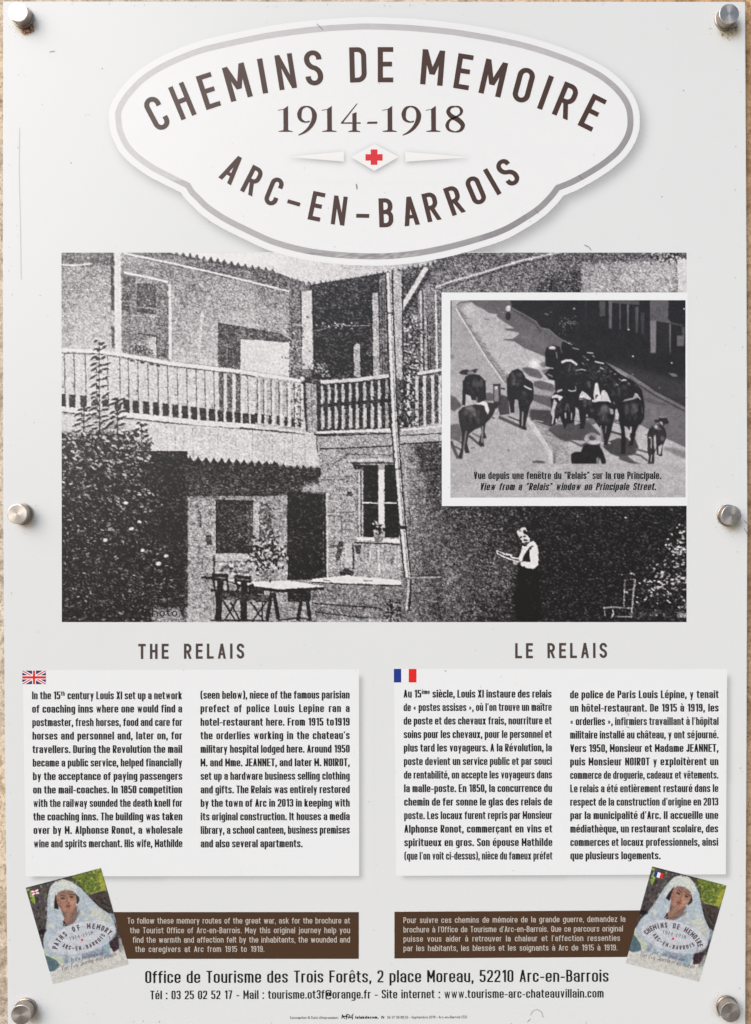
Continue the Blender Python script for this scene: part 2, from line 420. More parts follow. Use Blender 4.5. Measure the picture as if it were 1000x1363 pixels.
STAT = []
def layout(font, text, width):
    """x position of each letter in cap heights so that the line spans width"""
    adv = [font.adv(c) for c in text]; n = len(text)
    nat = sum(adv) + font.gap * (n - 1)
    k = 1.0; pad = [0.0] * n
    if width is not None:
        if nat > width:
            k = width / nat
        else:
            sp = text.count(' '); extra = width - nat
            wts = [6.0 if c == ' ' else 1.0 for c in text]; tot = sum(wts[:-1])
            pad = [extra * w_ / tot for w_ in wts]
    STAT.append((round(nat / width, 2) if width else 0, text[:18]))
    xs = []; x = 0
    for i in range(n):
        xs.append(x * k); x += adv[i] + font.gap + pad[i] / k
    return xs, k
def text_line(name, font, text, x0, y0, x1, y1, cap, d, mat, parent, label=None, kmin=0, justify=True):
    """baseline from (x0, y0) to (x1, y1)"""
    mb = MB(); L = math.hypot(x1 - x0, y1 - y0); cx, sx_ = (x1 - x0) / L, (y1 - y0) / L
    xs, k = layout(font, text, L / cap if justify else None)
    for ch, xx in zip(text, xs):
        if ch == ' ': continue
        for vs, fs in font.strokes(ch):
            pts = []
            for x, y in vs:
                X = (xx + x * k) * cap; Y = y * cap
                pts.append((x0 + X * cx + Y * sx_, y0 + X * sx_ - Y * cx))
            mb.k += 1; mb.add(pts, fs, d + (mb.k % 7) * 0.006)
    return mb.build(name, mat, parent, label)
def glyph_at(mb, font, ch, cx, cy, cap, deg, d, wid=None):
    """glyph centred at (cx, cy), turned deg anticlockwise"""
    W = font.adv(ch); k = (wid / W) if wid else 1; a = math.radians(deg); c, s_ = math.cos(a), math.sin(a)
    for vs, fs in font.strokes(ch):
        pts = []
        for x, y in vs:
            X = (x - W / 2) * k * cap; Y = (y - .5) * cap
            pts.append((cx + X * c - Y * s_, cy - (X * s_ + Y * c)))
        mb.k += 1; mb.add(pts, fs, d + (mb.k % 7) * 0.006)

# ---------------------------------------------------------------- printed pictures (vertex colours on fine sheets)
def vnoise(h, w, sy_, sx_, r):
    gh, gw = int(h / sy_) + 3, int(w / sx_) + 3
    g = r.rand(gh, gw); y = np.arange(h) / sy_; x = np.arange(w) / sx_
    yi = y.astype(int); xi = x.astype(int); fy = (y - yi)[:, None]; fx = (x - xi)[None, :]
    fy = fy * fy * (3 - 2 * fy); fx = fx * fx * (3 - 2 * fx)
    a = g[np.ix_(yi, xi)]; b = g[np.ix_(yi, xi + 1)]; c = g[np.ix_(yi + 1, xi)]; e = g[np.ix_(yi + 1, xi + 1)]
    return (a * (1 - fx) + b * fx) * (1 - fy) + (c * (1 - fx) + e * fx) * fy
def blur(a, s):
    if s <= 0: return a
    n = max(1, int(3 * s)); k = np.exp(-np.arange(-n, n + 1) ** 2 / (2 * s * s)); k /= k.sum()
    b = np.pad(a, [(n, n), (n, n)] + [(0, 0)] * (a.ndim - 2), mode='edge')
    t = sum(k[i] * b[i:i + a.shape[0]] for i in range(2 * n + 1))
    return sum(k[i] * t[:, i:i + a.shape[1]] for i in range(2 * n + 1))

class Ras:
    """small scan painter; coordinates are layout units, frame lets them be given in another frame"""
    def __init__(s, x0, y0, x1, y1, ss, base):
        s.x0, s.y0, s.ss = x0, y0, ss; s.w = int(round((x1 - x0) * ss)); s.h = int(round((y1 - y0) * ss))
        base = np.atleast_1d(np.array(base, float)); s.a = np.ones((s.h, s.w, len(base))) * base
        s.F = lambda x, y: (x, y); s.k = 1.0
    def frame(s, ox, oy, k, ky=None):
        ky = ky or k; s.F = lambda x, y: (ox + x * k, oy + y * ky); s.k = k; return s
    def fill(s, pts, val, al=1.0, mask=None, soft=0):
        q = np.array([s.F(x, y) for x, y in pts], float); q[:, 0] = (q[:, 0] - s.x0) * s.ss; q[:, 1] = (q[:, 1] - s.y0) * s.ss
        m = int(soft * 3 * s.ss) + 1
        xa = max(0, int(q[:, 0].min()) - m); xb = min(s.w, int(q[:, 0].max()) + 2 + m)
        ya = max(0, int(q[:, 1].min()) - m); yb = min(s.h, int(q[:, 1].max()) + 2 + m)
        if xa >= xb or ya >= yb: return
        X = np.arange(xa, xb) + .5; Y = (np.arange(ya, yb) + .5)[:, None]
        ins = np.zeros((yb - ya, xb - xa), bool)
        for i in range(len(q)):
            xA, yA = q[i - 1]; xB, yB = q[i]
            if yA == yB: continue
            c = ((yA > Y) != (yB > Y)) & (X[None, :] < (xB - xA) * (Y - yA) / (yB - yA) + xA)
            ins ^= c
        f = ins.astype(float)
        if soft: f = blur(f, soft * s.ss)
        f = f[..., None] * al
        v = np.atleast_1d(np.array(val, float))
        s.a[ya:yb, xa:xb] = s.a[ya:yb, xa:xb] * (1 - f) + v * f
    def line(s, pts, w, val, al=1.0, soft=0, closed=False):
        pts = list(pts)
        vs, fs = ribbon2(pts, w, closed)
        for f in fs: s.fill([vs[i] for i in f], val, al, soft=soft)
    def ell(s, cx, cy, rx, ry, val, al=1.0, rot=0, soft=0, n=14):
        c, t = math.cos(rot), math.sin(rot)
        s.fill([(cx + rx * math.cos(q) * c - ry * math.sin(q) * t, cy + rx * math.cos(q) * t + ry * math.sin(q) * c)
                for q in [2 * math.pi * i / n for i in range(n)]], val, al, soft=soft)
    def leaf(s, cx, cy, l, w, rot, val, al=1.0):
        c, t = math.cos(rot), math.sin(rot)
        s.fill([(cx + a * l * c - b * w * t, cy + a * l * t + b * w * c) for a, b in ((-.5, 0), (-.15, -.5), (.2, -.42), (.5, 0), (.15, .45), (-.2, .4))], val, al)
    def grad(s, x0, y0, x1, y1, f):
        """f(X, Y, patch) -> patch over a box, in the current frame"""
        (ax, ay), (bx, by) = s.F(x0, y0), s.F(x1, y1)
        xa, xb = [int(np.clip((v - s.x0) * s.ss, 0, s.w)) for v in (ax, bx)]; ya, yb = [int(np.clip((v - s.y0) * s.ss, 0, s.h)) for v in (ay, by)]
        if xa >= xb or ya >= yb: return
        X = np.linspace(0, 1, xb - xa)[None, :, None]; Y = np.linspace(0, 1, yb - ya)[:, None, None]
        s.a[ya:yb, xa:xb] = f(X, Y, s.a[ya:yb, xa:xb])
    def down(s, n):
        a = s.a[:s.h // n * n, :s.w // n * n]
        return a.reshape(a.shape[0] // n, n, a.shape[1] // n, n, a.shape[2]).mean((1, 3))

def sheet(name, quad, arr, d, parent, label=None, kind=None, mat=None):
    """arr (h, w, 3) reflectances laid over quad [(x,y) tl, tr, br, bl] as vertex colours"""
    h, w = arr.shape[:2]
    u = np.linspace(0, 1, w)[None, :, None]; v = np.linspace(0, 1, h)[:, None, None]
    q = [np.array(p, float) for p in quad]
    pts = (q[0] * (1 - u) + q[1] * u) * (1 - v) + (q[3] * (1 - u) + q[2] * u) * v
    co = np.empty((h, w, 3)); co[..., 0] = (pts[..., 0] - 500) * S; co[..., 1] = -d * LAYER * .001; co[..., 2] = CZ + (681.5 - pts[..., 1]) * S
    me = bpy.data.meshes.new(name)
    me.vertices.add(h * w); me.vertices.foreach_set('co', co.ravel())
    i = (np.arange(h - 1)[:, None] * w + np.arange(w - 1)[None, :]).ravel()
    f = np.stack([i, i + w, i + w + 1, i + 1], 1).astype(np.int32)
    me.loops.add(f.size); me.loops.foreach_set('vertex_index', f.ravel())
    me.polygons.add(len(f)); me.polygons.foreach_set('loop_start', np.arange(len(f), dtype=np.int32) * 4)
    try: me.polygons.foreach_set('loop_total', np.full(len(f), 4, np.int32))
    except Exception: pass
    me.update(calc_edges=True)
    ca = me.color_attributes.new('Col', 'FLOAT_COLOR', 'POINT')
    rgba = np.ones((h * w, 4)); rgba[:, :3] = arr.reshape(-1, 3)
    ca.data.foreach_set('color', rgba.ravel().astype(np.float32))
    return link(name, me, mat or m_print, parent, label, kind)

def tone(g, tint=True):
    """grey print values as they show (0-1) -> reflectance with the warm violet cast of the ink"""
    g = np.clip(g, 0.0, 1)[..., 0] if g.ndim == 3 else np.clip(g, 0, 1)
    r = g + .006 * (1 - g); gg = g - .008 * np.sin(np.pi * g); b = g + .006 * np.sin(np.pi * g)
    a = lin(np.stack([r, gg, b], -1)) * SCALE_ - 0.008
    return np.clip(a, .004, .9)

# ================================================================= the wall
def build_wall():
    x0, x1, z0, z1 = -0.75, 0.80, CZ - 0.75, CZ + 0.75
    nx, nz = 420, 400
    r = np.random.RandomState(3)
    X = np.linspace(x0, x1, nx); Z = np.linspace(z0, z1, nz)
    hgt = vnoise(nz, nx, 3, 3, r) * .0012 + vnoise(nz, nx, 9, 9, r) * .0018 + vnoise(nz, nx, 40, 40, r) * .003
    co = np.empty((nz, nx, 3)); co[..., 0] = X[None]; co[..., 2] = Z[:, None]; co[..., 1] = .0105 - hgt
    vs = co.reshape(-1, 3).tolist(); fs = []
    for j in range(nz - 1):
        for i in range(nx - 1):
            a = j * nx + i; fs.append((a, a + 1, a + nx + 1, a + nx))
    b = len(vs); vs += [(x0, .2, z0), (x1, .2, z0), (x1, .2, z1), (x0, .2, z1)]; fs.append((b, b + 3, b + 2, b + 1))
    for k, row in enumerate(([j * nx for j in range(nz)], [j * nx + nx - 1 for j in range(nz)])):
        q = (b, b + 3) if k == 0 else (b + 1, b + 2)
        fs.append(tuple(row + [q[1], q[0]]) if k == 0 else tuple([q[0], q[1]] + row[::-1]))
    for k, row in enumerate(([i for i in range(nx)], [(nz - 1) * nx + i for i in range(nx)])):
        q = (b, b + 1) if k == 0 else (b + 3, b + 2)
        fs.append(tuple(row[::-1] + [q[0], q[1]]) if k == 0 else tuple(row + [q[1], q[0]]))
    me = bpy.data.meshes.new('stone_wall'); me.from_pydata(vs, [], fs); me.update()
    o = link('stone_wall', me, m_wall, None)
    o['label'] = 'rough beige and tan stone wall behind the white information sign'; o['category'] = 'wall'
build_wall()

# the pavement in front of the wall (unseen, added for the studs to reflect)
def build_pavement():
    m, n, b = nt('pavement_stone'); t = noise(n, 6, 5, .6); r = ramp(n, t.outputs[0], .3, (.30, .26, .22), .7, (.40, .35, .30))
    n.links.new(r.outputs[0], b.inputs['Base Color']); b.inputs['Roughness'].default_value = .9
    me = bpy.data.meshes.new('pavement'); me.from_pydata([(-60, -60, 0), (60, -60, 0), (60, .2, 0), (-60, .2, 0)], [], [(0, 1, 2, 3)]); me.update()
    link('pavement', me, m, None, kind='structure')
build_pavement()

# ================================================================= the sign
sign = empty('information_sign', 'white bilingual information board with an oval title, an old courtyard photograph and six steel studs', 'sign', P(500, 1372, 0))

def build_panel():
    out = [(4, 1.5), (250, 1.6), (500, 1.8), (992.3, 2), (994.2, 350), (995.3, 690), (994.2, 1000), (992.4, 1372), (10.5, 1372), (6.5, 1000), (4.2, 690), (3.6, 350)]
    out = [p for p in out]
    bm = bmesh.new()
    fv = [bm.verts.new(P(x, y, 0)) for x, y in out]; bv = [bm.verts.new(P(x, y, -4.0)) for x, y in out]
    n = len(out)
    bm.faces.new(fv); bm.faces.new(bv[::-1])
    for i in range(n): bm.faces.new((fv[i], bv[i], bv[(i + 1) % n], fv[(i + 1) % n]))
    bmesh.ops.recalc_face_normals(bm, faces=bm.faces)
    es = [e for e in bm.edges if all(abs(v.co.y) < 1e-6 for v in e.verts)]
    bmesh.ops.bevel(bm, geom=es, offset=.0004, segments=2, affect='EDGES')
    me = bpy.data.meshes.new('panel'); bm.to_mesh(me); bm.free()
    return link('panel', me, m_panel, sign)
build_panel()

# ---------------- standoff studs
def stud_mesh(kind):
    prof = {'shaft': [(.0081, -.004), (.0081, .0004), (.0086, .0004), (.0086, .0016), (.0082, .0019), (.0078, .0019), (.0078, .0079)],
            'rim': [(.0078, .0079), (.00775, .00825), (.0075, .0084), (.00742, .0084)],
            'face': [(.00742, .0084), (.004, .00845), (.00002, .00847)]}[kind]
    vs = []; fs = []; N = 56
    for r, z in prof:
        for i in range(N):
            a = 2 * math.pi * i / N; vs.append((r * math.cos(a), r * math.sin(a), z))
    for k in range(len(prof) - 1):
        for i in range(N):
            j = (i + 1) % N; fs.append((k * N + i, k * N + j, (k + 1) * N + j, (k + 1) * N + i))
    me = bpy.data.meshes.new(kind); me.from_pydata(vs, [], fs); me.update()
    me.shade_smooth()
    try: me.set_sharp_from_angle(angle=math.radians(35))
    except Exception: pass
    return me
STUD_ME = [stud_mesh('shaft'), stud_mesh('rim'), stud_mesh('face')]
STUDS = [(31.5, 24.5, 'stud with rust crusted below its lower edge'), (30.5, 684.3, None), (35.3, 1342, None),
         (965.5, 27.2, 'stud with a dark stain running down from it'), (968.5, 686, None), (967.3, 1338.7, None)]
for sx0, sy0, lab in STUDS:
    hold = bpy.data.objects.new('standoff_stud', STUD_ME[0]); COL.objects.link(hold)
    if not STUD_ME[0].materials: STUD_ME[0].materials.append(m_side); STUD_ME[1].materials.append(m_edge); STUD_ME[2].materials.append(m_steel)
    hold.parent = sign; hold.matrix_parent_inverse = Matrix.Translation(-sign.location)
    hold.location = P(sx0, sy0, 0); hold.rotation_euler = (math.radians(90), 0, 0)
    if lab: hold['label'] = lab
    for nm, me in (('chamfered_rim', STUD_ME[1]), ('cap_face', STUD_ME[2])):
        c = bpy.data.objects.new(nm, me); COL.objects.link(c); c.parent = hold

# ---------------- printed drop shadows, rust stains
def shade_sheet(name, box, painter, off, sig, op, base, d, parent, res=1.0, tint=(1, 1, 1)):
    x0, y0, x1, y1 = box
    R = Ras(x0, y0, x1, y1, res, [0.0]); painter(R)
    m = R.a[..., 0]
    dx, dy = int(off[0] * res), int(off[1] * res)
    sh = np.zeros_like(m); sh[dy:, dx:] = m[:m.shape[0] - dy, :m.shape[1] - dx]; m = sh
    m = blur(m, sig * res)
    m = m * op
    m[0] = 0; m[-1] = 0; m[:, 0] = 0; m[:, -1] = 0
    m = np.clip(m + (np.random.RandomState(1).rand(*m.shape) - .5) * .22 * m, 0, 1)
    arr = np.array(base)[None, None] * (1 - m[..., None] * np.array(tint)[None, None])
    return sheet(name, [(x0, y0), (x1, y0), (x1, y1), (x0, y1)], arr, d, parent)

RING = [(157.8,150),(158,160),(160,174),(168,192),(178,204),(190,214),(204,223.5),(220,232),(235,239.5),(250.4,247),
        (256,256),(264,264),(273,273),(284,281.5),(298,290.5),(312,298),(326,304.8),(341,312),(360,320.5),(380,327),(400,332),(420,335.8),(450,339.2),(480,341),(510,341.2),
        (530,340),(560,336.3),(590,330.5),(620,323),(650,314),(665,308.5),(680,301.5),(700,289.5),(712,281.5),(722,273.5),(734,261),(742.4,250),
        (760,243),(780,232.5),(800,220),(812,211),(822,202),(830,191.5),(836,180),(839,168),(839,155),(837,144),(832,133),(825,123.5),(816,114),(800,101.5),(780,90.5),(760,81.5),(730,70.5),(700,61.5),(670,54.5),(640,48.8),(600,42.5),(560,38.5),(530,36.5),(500,35.5),
        (480,35.5),(440,37.5),(400,41.5),(360,47),(340,50.8),(310,57),(290,61.5),(270,66.5),(250,73.5),(230,82),(214,90),(200,98.5),(188,107.5),(178,117.5),(169,128),(162,139)]
CUSPS = (9, 36)
def smooth_loop(pts, cusps, n=5):
    res = []; N = len(pts)
    for i in range(N):
        p0, p1, p2, p3 = pts[i - 1], pts[i], pts[(i + 1) % N], pts[(i + 2) % N]
        if i in cusps: p0 = p1
        if (i + 1) % N in cusps: p3 = p2
        for q in range(n):
            t = q / n
            res.append(tuple(.5 * (2 * p1[a] + (p2[a] - p0[a]) * t + (2 * p0[a] - 5 * p1[a] + 4 * p2[a] - p3[a]) * t * t + (3 * p1[a] - p0[a] - 3 * p2[a] + p3[a]) * t ** 3) for a in (0, 1)))
    return res
RG = smooth_loop(RING, CUSPS)
def offs(pts, o):
    vs, _ = ribbon2(pts, abs(o) * 2, True); n = len(pts)
    A = vs[:n]; B = vs[n:]
    cx, cy = 500, 190
    ar = lambda p: abs(sum(p[i - 1][0] * p[i][1] - p[i][0] * p[i - 1][1] for i in range(n)))
    big, small = (A, B) if ar(A) > ar(B) else (B, A)
    return big if o > 0 else small
def outline(off, cx=500.0, cy=190.0, n=480):
    q = np.array(RG + RG[:1]); seg = []
    for a_, b_ in zip(q[:-1], q[1:]):
        for t in (0, .5): seg.append(a_ + (b_ - a_) * t)
    seg = np.array(seg); res = []
    for i in range(n):
        # even steps along the long way round
        t = 2 * math.pi * i / n; dx, dy = math.cos(t) * 350, math.sin(t) * 160; l = math.hypot(dx, dy); dx /= l; dy /= l
        r = np.arange(130, 375, .5); P0 = np.stack([cx + dx * r, cy + dy * r], 1)
        dd = ((P0[:, None, :] - seg[None]) ** 2).sum(2).min(1)
        k = np.nonzero(dd <= off * off)[0]
        res.append(tuple(P0[k[-1]]))
    return res
OUTER = outline(12.8)

# ---- title plaque
me_pl = MB(); me_pl.add([(500, 190)] + OUTER, [(0, i + 1, (i + 1) % len(OUTER) + 1) for i in range(len(OUTER))], .5)
plaque = me_pl.build('title_plaque', m_plaque, sign)
shade_sheet('printed_shadow', (120, 6, 905, 336), lambda R: R.fill(OUTER, 1.0), (7, 8), 6.0, .44, PANEL_C, .1, plaque, 1.0, (1, 1.02, 1.0))
def build_ring():
    vs, fs = ribbon2(RG, 8.0, True); n = len(RG)
    verts = []; cols = []; W = 5; r = np.random.RandomState(2)
    for i in range(n):
        A = np.array(vs[i]); B = np.array(vs[n + i])
        for k in range(W):
            p = A + (B - A) * k / (W - 1); verts.append(P(p[0], p[1], .6 * LAYER))
            t = np.clip(((p[0] - 160) / 680 * .5 + (p[1] - 35) / 305 * .5), 0, 1)
            if p[1] > 240: g = .72 - .10 * np.clip((p[0] - 250) / 350, 0, 1) - .05 * (p[0] > 640)
            elif p[0] > 700: g = .735 - .14 * np.clip((p[1] - 70) / 110, 0, 1)
            else: g = .80 - .06 * np.clip((p[0] - 160) / 500, 0, 1)
            if p[1] > 240 and p[0] > 700: g = .60
            g += (r.rand() - .5) * .03
            if 336 < p[1] and 395 < p[0] < 560: g += (r.rand() - .62) * .22
            cols.append(g)
    faces = []
    for i in range(n):
        j = (i + 1) % n
        for k in range(W - 1): faces.append((i * W + k, j * W + k, j * W + k + 1, i * W + k + 1))
    me = bpy.data.meshes.new('grey_ring'); me.from_pydata(verts, [], faces); me.update(); fix_normals(me)
    ca = me.color_attributes.new('Col', 'FLOAT_COLOR', 'POINT')
    c = tone(np.array(cols)); rgba = np.ones((len(cols), 4)); rgba[:, :3] = c
    ca.data.foreach_set('color', rgba.ravel().astype(np.float32))
    link('grey_ring', me, m_print, plaque)
build_ring()
WL = [(382, 209), (458, 201.6), (458, 215.2)]; WR = [(627, 209.5), (539.6, 202), (539.6, 215.4)]; LZ = [(467, 209), (498.4, 192), (531, 209), (498.4, 227.6)]
def wsh(R):
    for q in (WL, WR, LZ): R.fill(q, 1.0)
shade_sheet('printed_shadow', (370, 178, 645, 243), wsh, (1, 2), 3.6, .62, (0.86, .875, .885), .6, plaque, 2.0)
for q, nm in ((WL, 'tapered_bar'), (WR, 'tapered_bar'), (LZ, 'lozenge')):
    b = MB(); b.poly(q, .7); b.build(nm, m_wedge, plaque)
b = MB(); b.poly([(493.7, 199), (502.6, 199), (502.6, 205.4), (509.5, 205.4), (509.5, 214), (502.6, 214), (502.6, 219.6), (493.7, 219.6), (493.7, 214), (486.7, 214), (486.7, 205.4), (493.7, 205.4)], .8)
b.build('red_cross', m_red, plaque)

F_T = Font(.152, .50, n=8, th=.135)
F_T2 = Font(.165, .50, n=8, th=.145)
mb = MB(); WORDS = []
for ch, x, y, a, wd in (('C', 209, 151, 28, .47), ('H', 243, 134.6, 22.5, .47), ('E', 277.7, 121.3, 18, .44), ('M', 316.2, 109.5, 15.5, .64), ('I', 349.7, 101.3, 10, None), ('N', 380.5, 95.5, 9, .50),
                        ('S', 417.6, 90.6, 5.5, .50), (None, 0, 0, 0, 0), ('D', 476.7, 86.4, 1.5, .48), ('E', 513.3, 86.3, 0, .44), (None, 0, 0, 0, 0), ('M', 576, 90, -4.5, .64), ('E', 617, 95.6, -9, .44),
                        ('M', 656.7, 104, -13, .64), ('O', 697.3, 113.5, -15, .50), ('I', 726.2, 123.3, -20, None), ('R', 754, 134.3, -22.5, .49), ('E', 788.4, 150, -26.5, .44)):
    if ch is None: mb.build('title_word', m_brown, plaque); mb = MB(); continue
    glyph_at(mb, F_T, ch, x, y, 46.8, a, .8, wd)
mb.build('title_word', m_brown, plaque)
mb = MB()
for ch, x, y, a, wd in (('A', 309.5, 225.3, -32.5, .52), ('R', 336.5, 240.5, -27, .47), ('C', 365, 255, -22, .46), ('E', 421.5, 274.7, -12, .43), ('N', 451.7, 280.3, -7, .47),
                        ('B', 514, 283.2, 2, .49), ('A', 546.5, 281, 7.5, .54), ('R', 574.5, 275.3, 13.5, .49), ('R', 605, 266.5, 19.5, .49), ('O', 633.4, 253.5, 23, .50), ('I', 655.4, 242, 30, None), ('S', 676, 229.5, 35, .50)):
    glyph_at(mb, F_T2, ch, x, y, 38.6, a, .8, wd)
for x, y, a in ((391.3, 270.2, -16), (483, 287.4, -1)):
    c, s_ = math.cos(math.radians(a)), math.sin(math.radians(a)); mb.poly([(x + u * c + v * s_, y - u * s_ + v * c) for u, v in ((-8.7, -2.6), (8.7, -2.6), (8.7, 2.6), (-8.7, 2.6))], .8)
mb.build('town_lettering', m_brown, plaque)
def catmull(pts, ws, n=7):
    P_, W_ = [], []
    for i in range(len(pts) - 1):
        p0 = pts[max(0, i - 1)]; p1 = pts[i]; p2 = pts[i + 1]; p3 = pts[min(len(pts) - 1, i + 2)]
        for q in range(n):
            t = q / n
            P_.append(tuple(.5 * (2 * p1[a] + (p2[a] - p0[a]) * t + (2 * p0[a] - 5 * p1[a] + 4 * p2[a] - p3[a]) * t * t + (3 * p1[a] - p0[a] - 3 * p2[a] + p3[a]) * t ** 3) for a in (0, 1)))
            W_.append(ws[i] * (1 - t) + ws[i + 1] * t)
    P_.append(pts[-1]); W_.append(ws[-1]); return P_, W_
def serif(mb, ch, dx, T, d):
    def st(pts, ws):
        p, w_ = catmull(pts, ws); mb.ribbon([(x + dx, y) for x, y in p], w_, d, T=T)
    def pl(pts): mb.k += 1; mb.add([T(x + dx, y) for x, y in pts], [tuple(range(len(pts)))], d + (mb.k % 7) * .006)
    if ch == '1':
        pl([(37, 24), (68, 0), (69, 160), (38, 160)]); pl([(37, 22), (68, 0), (66, 10), (40, 26), (2, 32), (0, 28)])
        pl([(5, 173), (5, 168), (38, 162), (69, 162), (99, 168), (99, 173)]); pl([(38, 158), (69, 158), (78, 168), (28, 168)])
    if ch == '9':
        st([(84, 103), (62, 108), (38, 102), (20, 84), (16, 52), (30, 18), (62, 5), (96, 18), (115, 56), (110, 98), (86, 142), (48, 176), (8, 196)], [11, 9, 16, 24, 30, 20, 9, 18, 33, 32, 24, 15, 5])
    if ch == '4':
        pl([(108, -17), (110, -14), (16, 110), (0, 118), (0, 112), (100, -10)]); pl([(0, 110), (133, 110), (130, 119), (0, 119)])
        pl([(76, 52), (104, 42), (104, 162), (76, 162)]); pl([(50, 174), (50, 169), (76, 162), (104, 162), (128, 169), (128, 174)])
    if ch == '-': pl([(4, 106), (70, 105), (68, 119), (0, 120)])
    if ch == '8':
        st([(70, 4), (36, 12), (22, 40), (44, 70), (86, 92), (118, 128), (104, 162), (68, 173), (28, 160), (15, 130), (30, 98), (68, 77), (102, 56), (110, 32), (96, 10), (70, 4)],
           [8, 18, 27, 31, 34, 31, 19, 8, 17, 25, 17, 9, 15, 22, 15, 8])
mb = MB()
TD = lambda x, y: (320 + x / 5, 141 + y / 5)
for ch, x in (('1', 250), ('9', 378), ('1', 541), ('4', 670), ('-', 843), ('1', 943), ('9', 1072), ('1', 1233), ('8', 1362)): serif(mb, ch, x, TD, .8)
mb.build('year_lettering', m_brown, plaque)

# ================================================================= the courtyard photograph
def paint_court():
    R = Ras(82, 336, 914, 828, 2, [.66]); r = np.random.RandomState(11); rnd = random.Random(4)
    A = lambda: R.frame(70, 320, .3); B = lambda: R.frame(340, 320, .3); C = lambda: R.frame(70, 570, .3)
    Dd = lambda: R.frame(340, 570, .3); E = lambda: R.frame(620, 570, .31); Fq = lambda: R.frame(580, 330, .35)
    def saw(pts, pitch, hh, val, bottom, up=True):
        # toothed edge along pts, filled down to y = bottom
        out = []
        for (xa, ya), (xb, yb) in zip(pts, pts[1:]):
            n = max(1, int(round((xb - xa) / pitch)))
            for i in range(n):
                t = i / n; t2 = (i + .5) / n
                out.append((xa + (xb - xa) * t, ya + (yb - ya) * t + hh * rnd.uniform(.8, 1.1))); out.append((xa + (xb - xa) * t2, ya + (yb - ya) * t2 - hh * rnd.uniform(.3, .6)))
        out.append(pts[-1]); out += [(pts[-1][0], bottom), (pts[0][0], bottom)]
        R.fill(out, val)
    def TEETH(fr):
        fr(); n = 17
        for i in range(n):
            x = 490 + i * 30.5; y = 50 + (x - 480) * .183; k = rnd.uniform(.85, 1.1)
            R.fill([(x - 15, y + 8), (x - 3, y - 15 * k), (x + 2, y - 16 * k), (x + 15, y + 11)], .36)
        fr()
    # roof fascia (light, glare painted in at left) then the shade beneath it
    A(); R.grad(0, 40, 2900, 300, lambda X, Y, p: .95 - .32 * np.clip((X - .30) * 2.6, 0, 1) + 0 * p)
    A(); pass
    B(); saw([(100, 147), (200, 182), (300, 188)], 26, 16, .46, 900); saw([(300, 188), (480, 160), (600, 132), (800, 96), (1000, 60)], 22, 15, .38, 900)
    A(); R.fill([(40, 45), (480, 48), (1000, 145), (1000, 620), (40, 620)], .63)
    A(); R.fill([(330, 60), (480, 50), (700, 88), (1000, 145), (1000, 215), (700, 135)], .50); TEETH(A)
    A(); R.grad(40, 112, 1000, 620, lambda X, Y, p: p - .07 + .24 * Y + .03 * np.sin(X * 9))
    B(); R.fill([(0, 120), (100, 145), (200, 182), (200, 620), (0, 620)], .64); R.fill([(0, 120), (100, 145), (210, 184), (200, 235), (0, 185)], .42)
    B(); R.fill([(0, 190), (200, 236), (205, 330), (0, 280)], .52, .6, soft=3)
    # left of the pipe
    A(); R.fill([(40, 45), (262, 45), (262, 112), (40, 118)], .46, soft=1); R.line([(40, 108), (110, 112), (175, 103)], 8, .86)
    R.fill([(258, 50), (276, 50), (278, 310), (262, 310)], .25); R.fill([(262, 380), (276, 380), (278, 480), (264, 480)], .4)
    R.fill([(274, 45), (305, 45), (308, 745), (282, 745)], .89); R.fill([(305, 150), (312, 150), (314, 490), (308, 490)], .45, .7)
    # first window
    R.fill([(312, 140), (515, 185), (522, 530), (312, 500)], .55); R.fill([(312, 150), (370, 160), (370, 240), (312, 250)], .42)
    R.fill([(375, 190), (460, 196), (462, 330), (377, 318)], .30); R.fill([(385, 212), (450, 215), (450, 290), (388, 286)], .37); R.line([(377, 296), (462, 303)], 7, .62)
    R.fill([(310, 240), (345, 245), (345, 312), (310, 305)], .28); R.line([(310, 268), (345, 272)], 4, .6); R.line([(310, 286), (345, 290)], 4, .6)
    R.line([(345, 230), (345, 500)], 5, .42); R.fill([(465, 200), (512, 205), (516, 520), (470, 515)], .48)
    R.line([(380, 413), (462, 424), (466, 515)], 6, .25); R.line([(318, 405), (345, 408)], 6, .3); R.fill([(430, 430), (460, 430), (462, 510), (432, 500)], .78)
    R.line([(345, 333), (470, 340)], 4, .76)
    for _ in range(90): R.leaf(rnd.gauss(385, 24), rnd.gauss(485, 13), 12, 6, rnd.uniform(0, 3), rnd.choice([.2, .25, .6]))
    for _ in range(20): R.leaf(rnd.gauss(490, 10), rnd.gauss(505, 8), 10, 6, rnd.uniform(0, 3), .22)
    R.line([(318, 143), (420, 163), (514, 185)], 9, .93); R.line([(522, 195), (524, 528)], 13, .90); R.line([(535, 200), (537, 300)], 8, .8, .6)
    R.line([(668, 320), (655, 430), (652, 520)], 14, .84, .8); R.line([(650, 190), (672, 210)], 8, .8)
    R.line([(320, 58), (500, 95), (700, 140), (1000, 213)], 8, .92); B(); R.line([(0, 190), (90, 212), (190, 236)], 7, .9)
    A(); R.line([(320, 66), (500, 103), (700, 148), (1000, 221)], 5, .4, .7)
    # second window with white blind
    R.fill([(737, 366), (1000, 413), (1000, 445), (835, 440), (834, 575), (740, 562)], .36); R.fill([(742, 470), (828, 480), (828, 560), (742, 550)], .32)
    R.line([(775, 460), (775, 560)], 4, .55); R.line([(800, 470), (805, 560)], 3, .5); R.line([(737, 365), (737, 560)], 4, .25)
    R.fill([(835, 440), (1000, 448), (1000, 612), (835, 575)], .87); R.line([(737, 367), (1000, 413)], 4, .22)
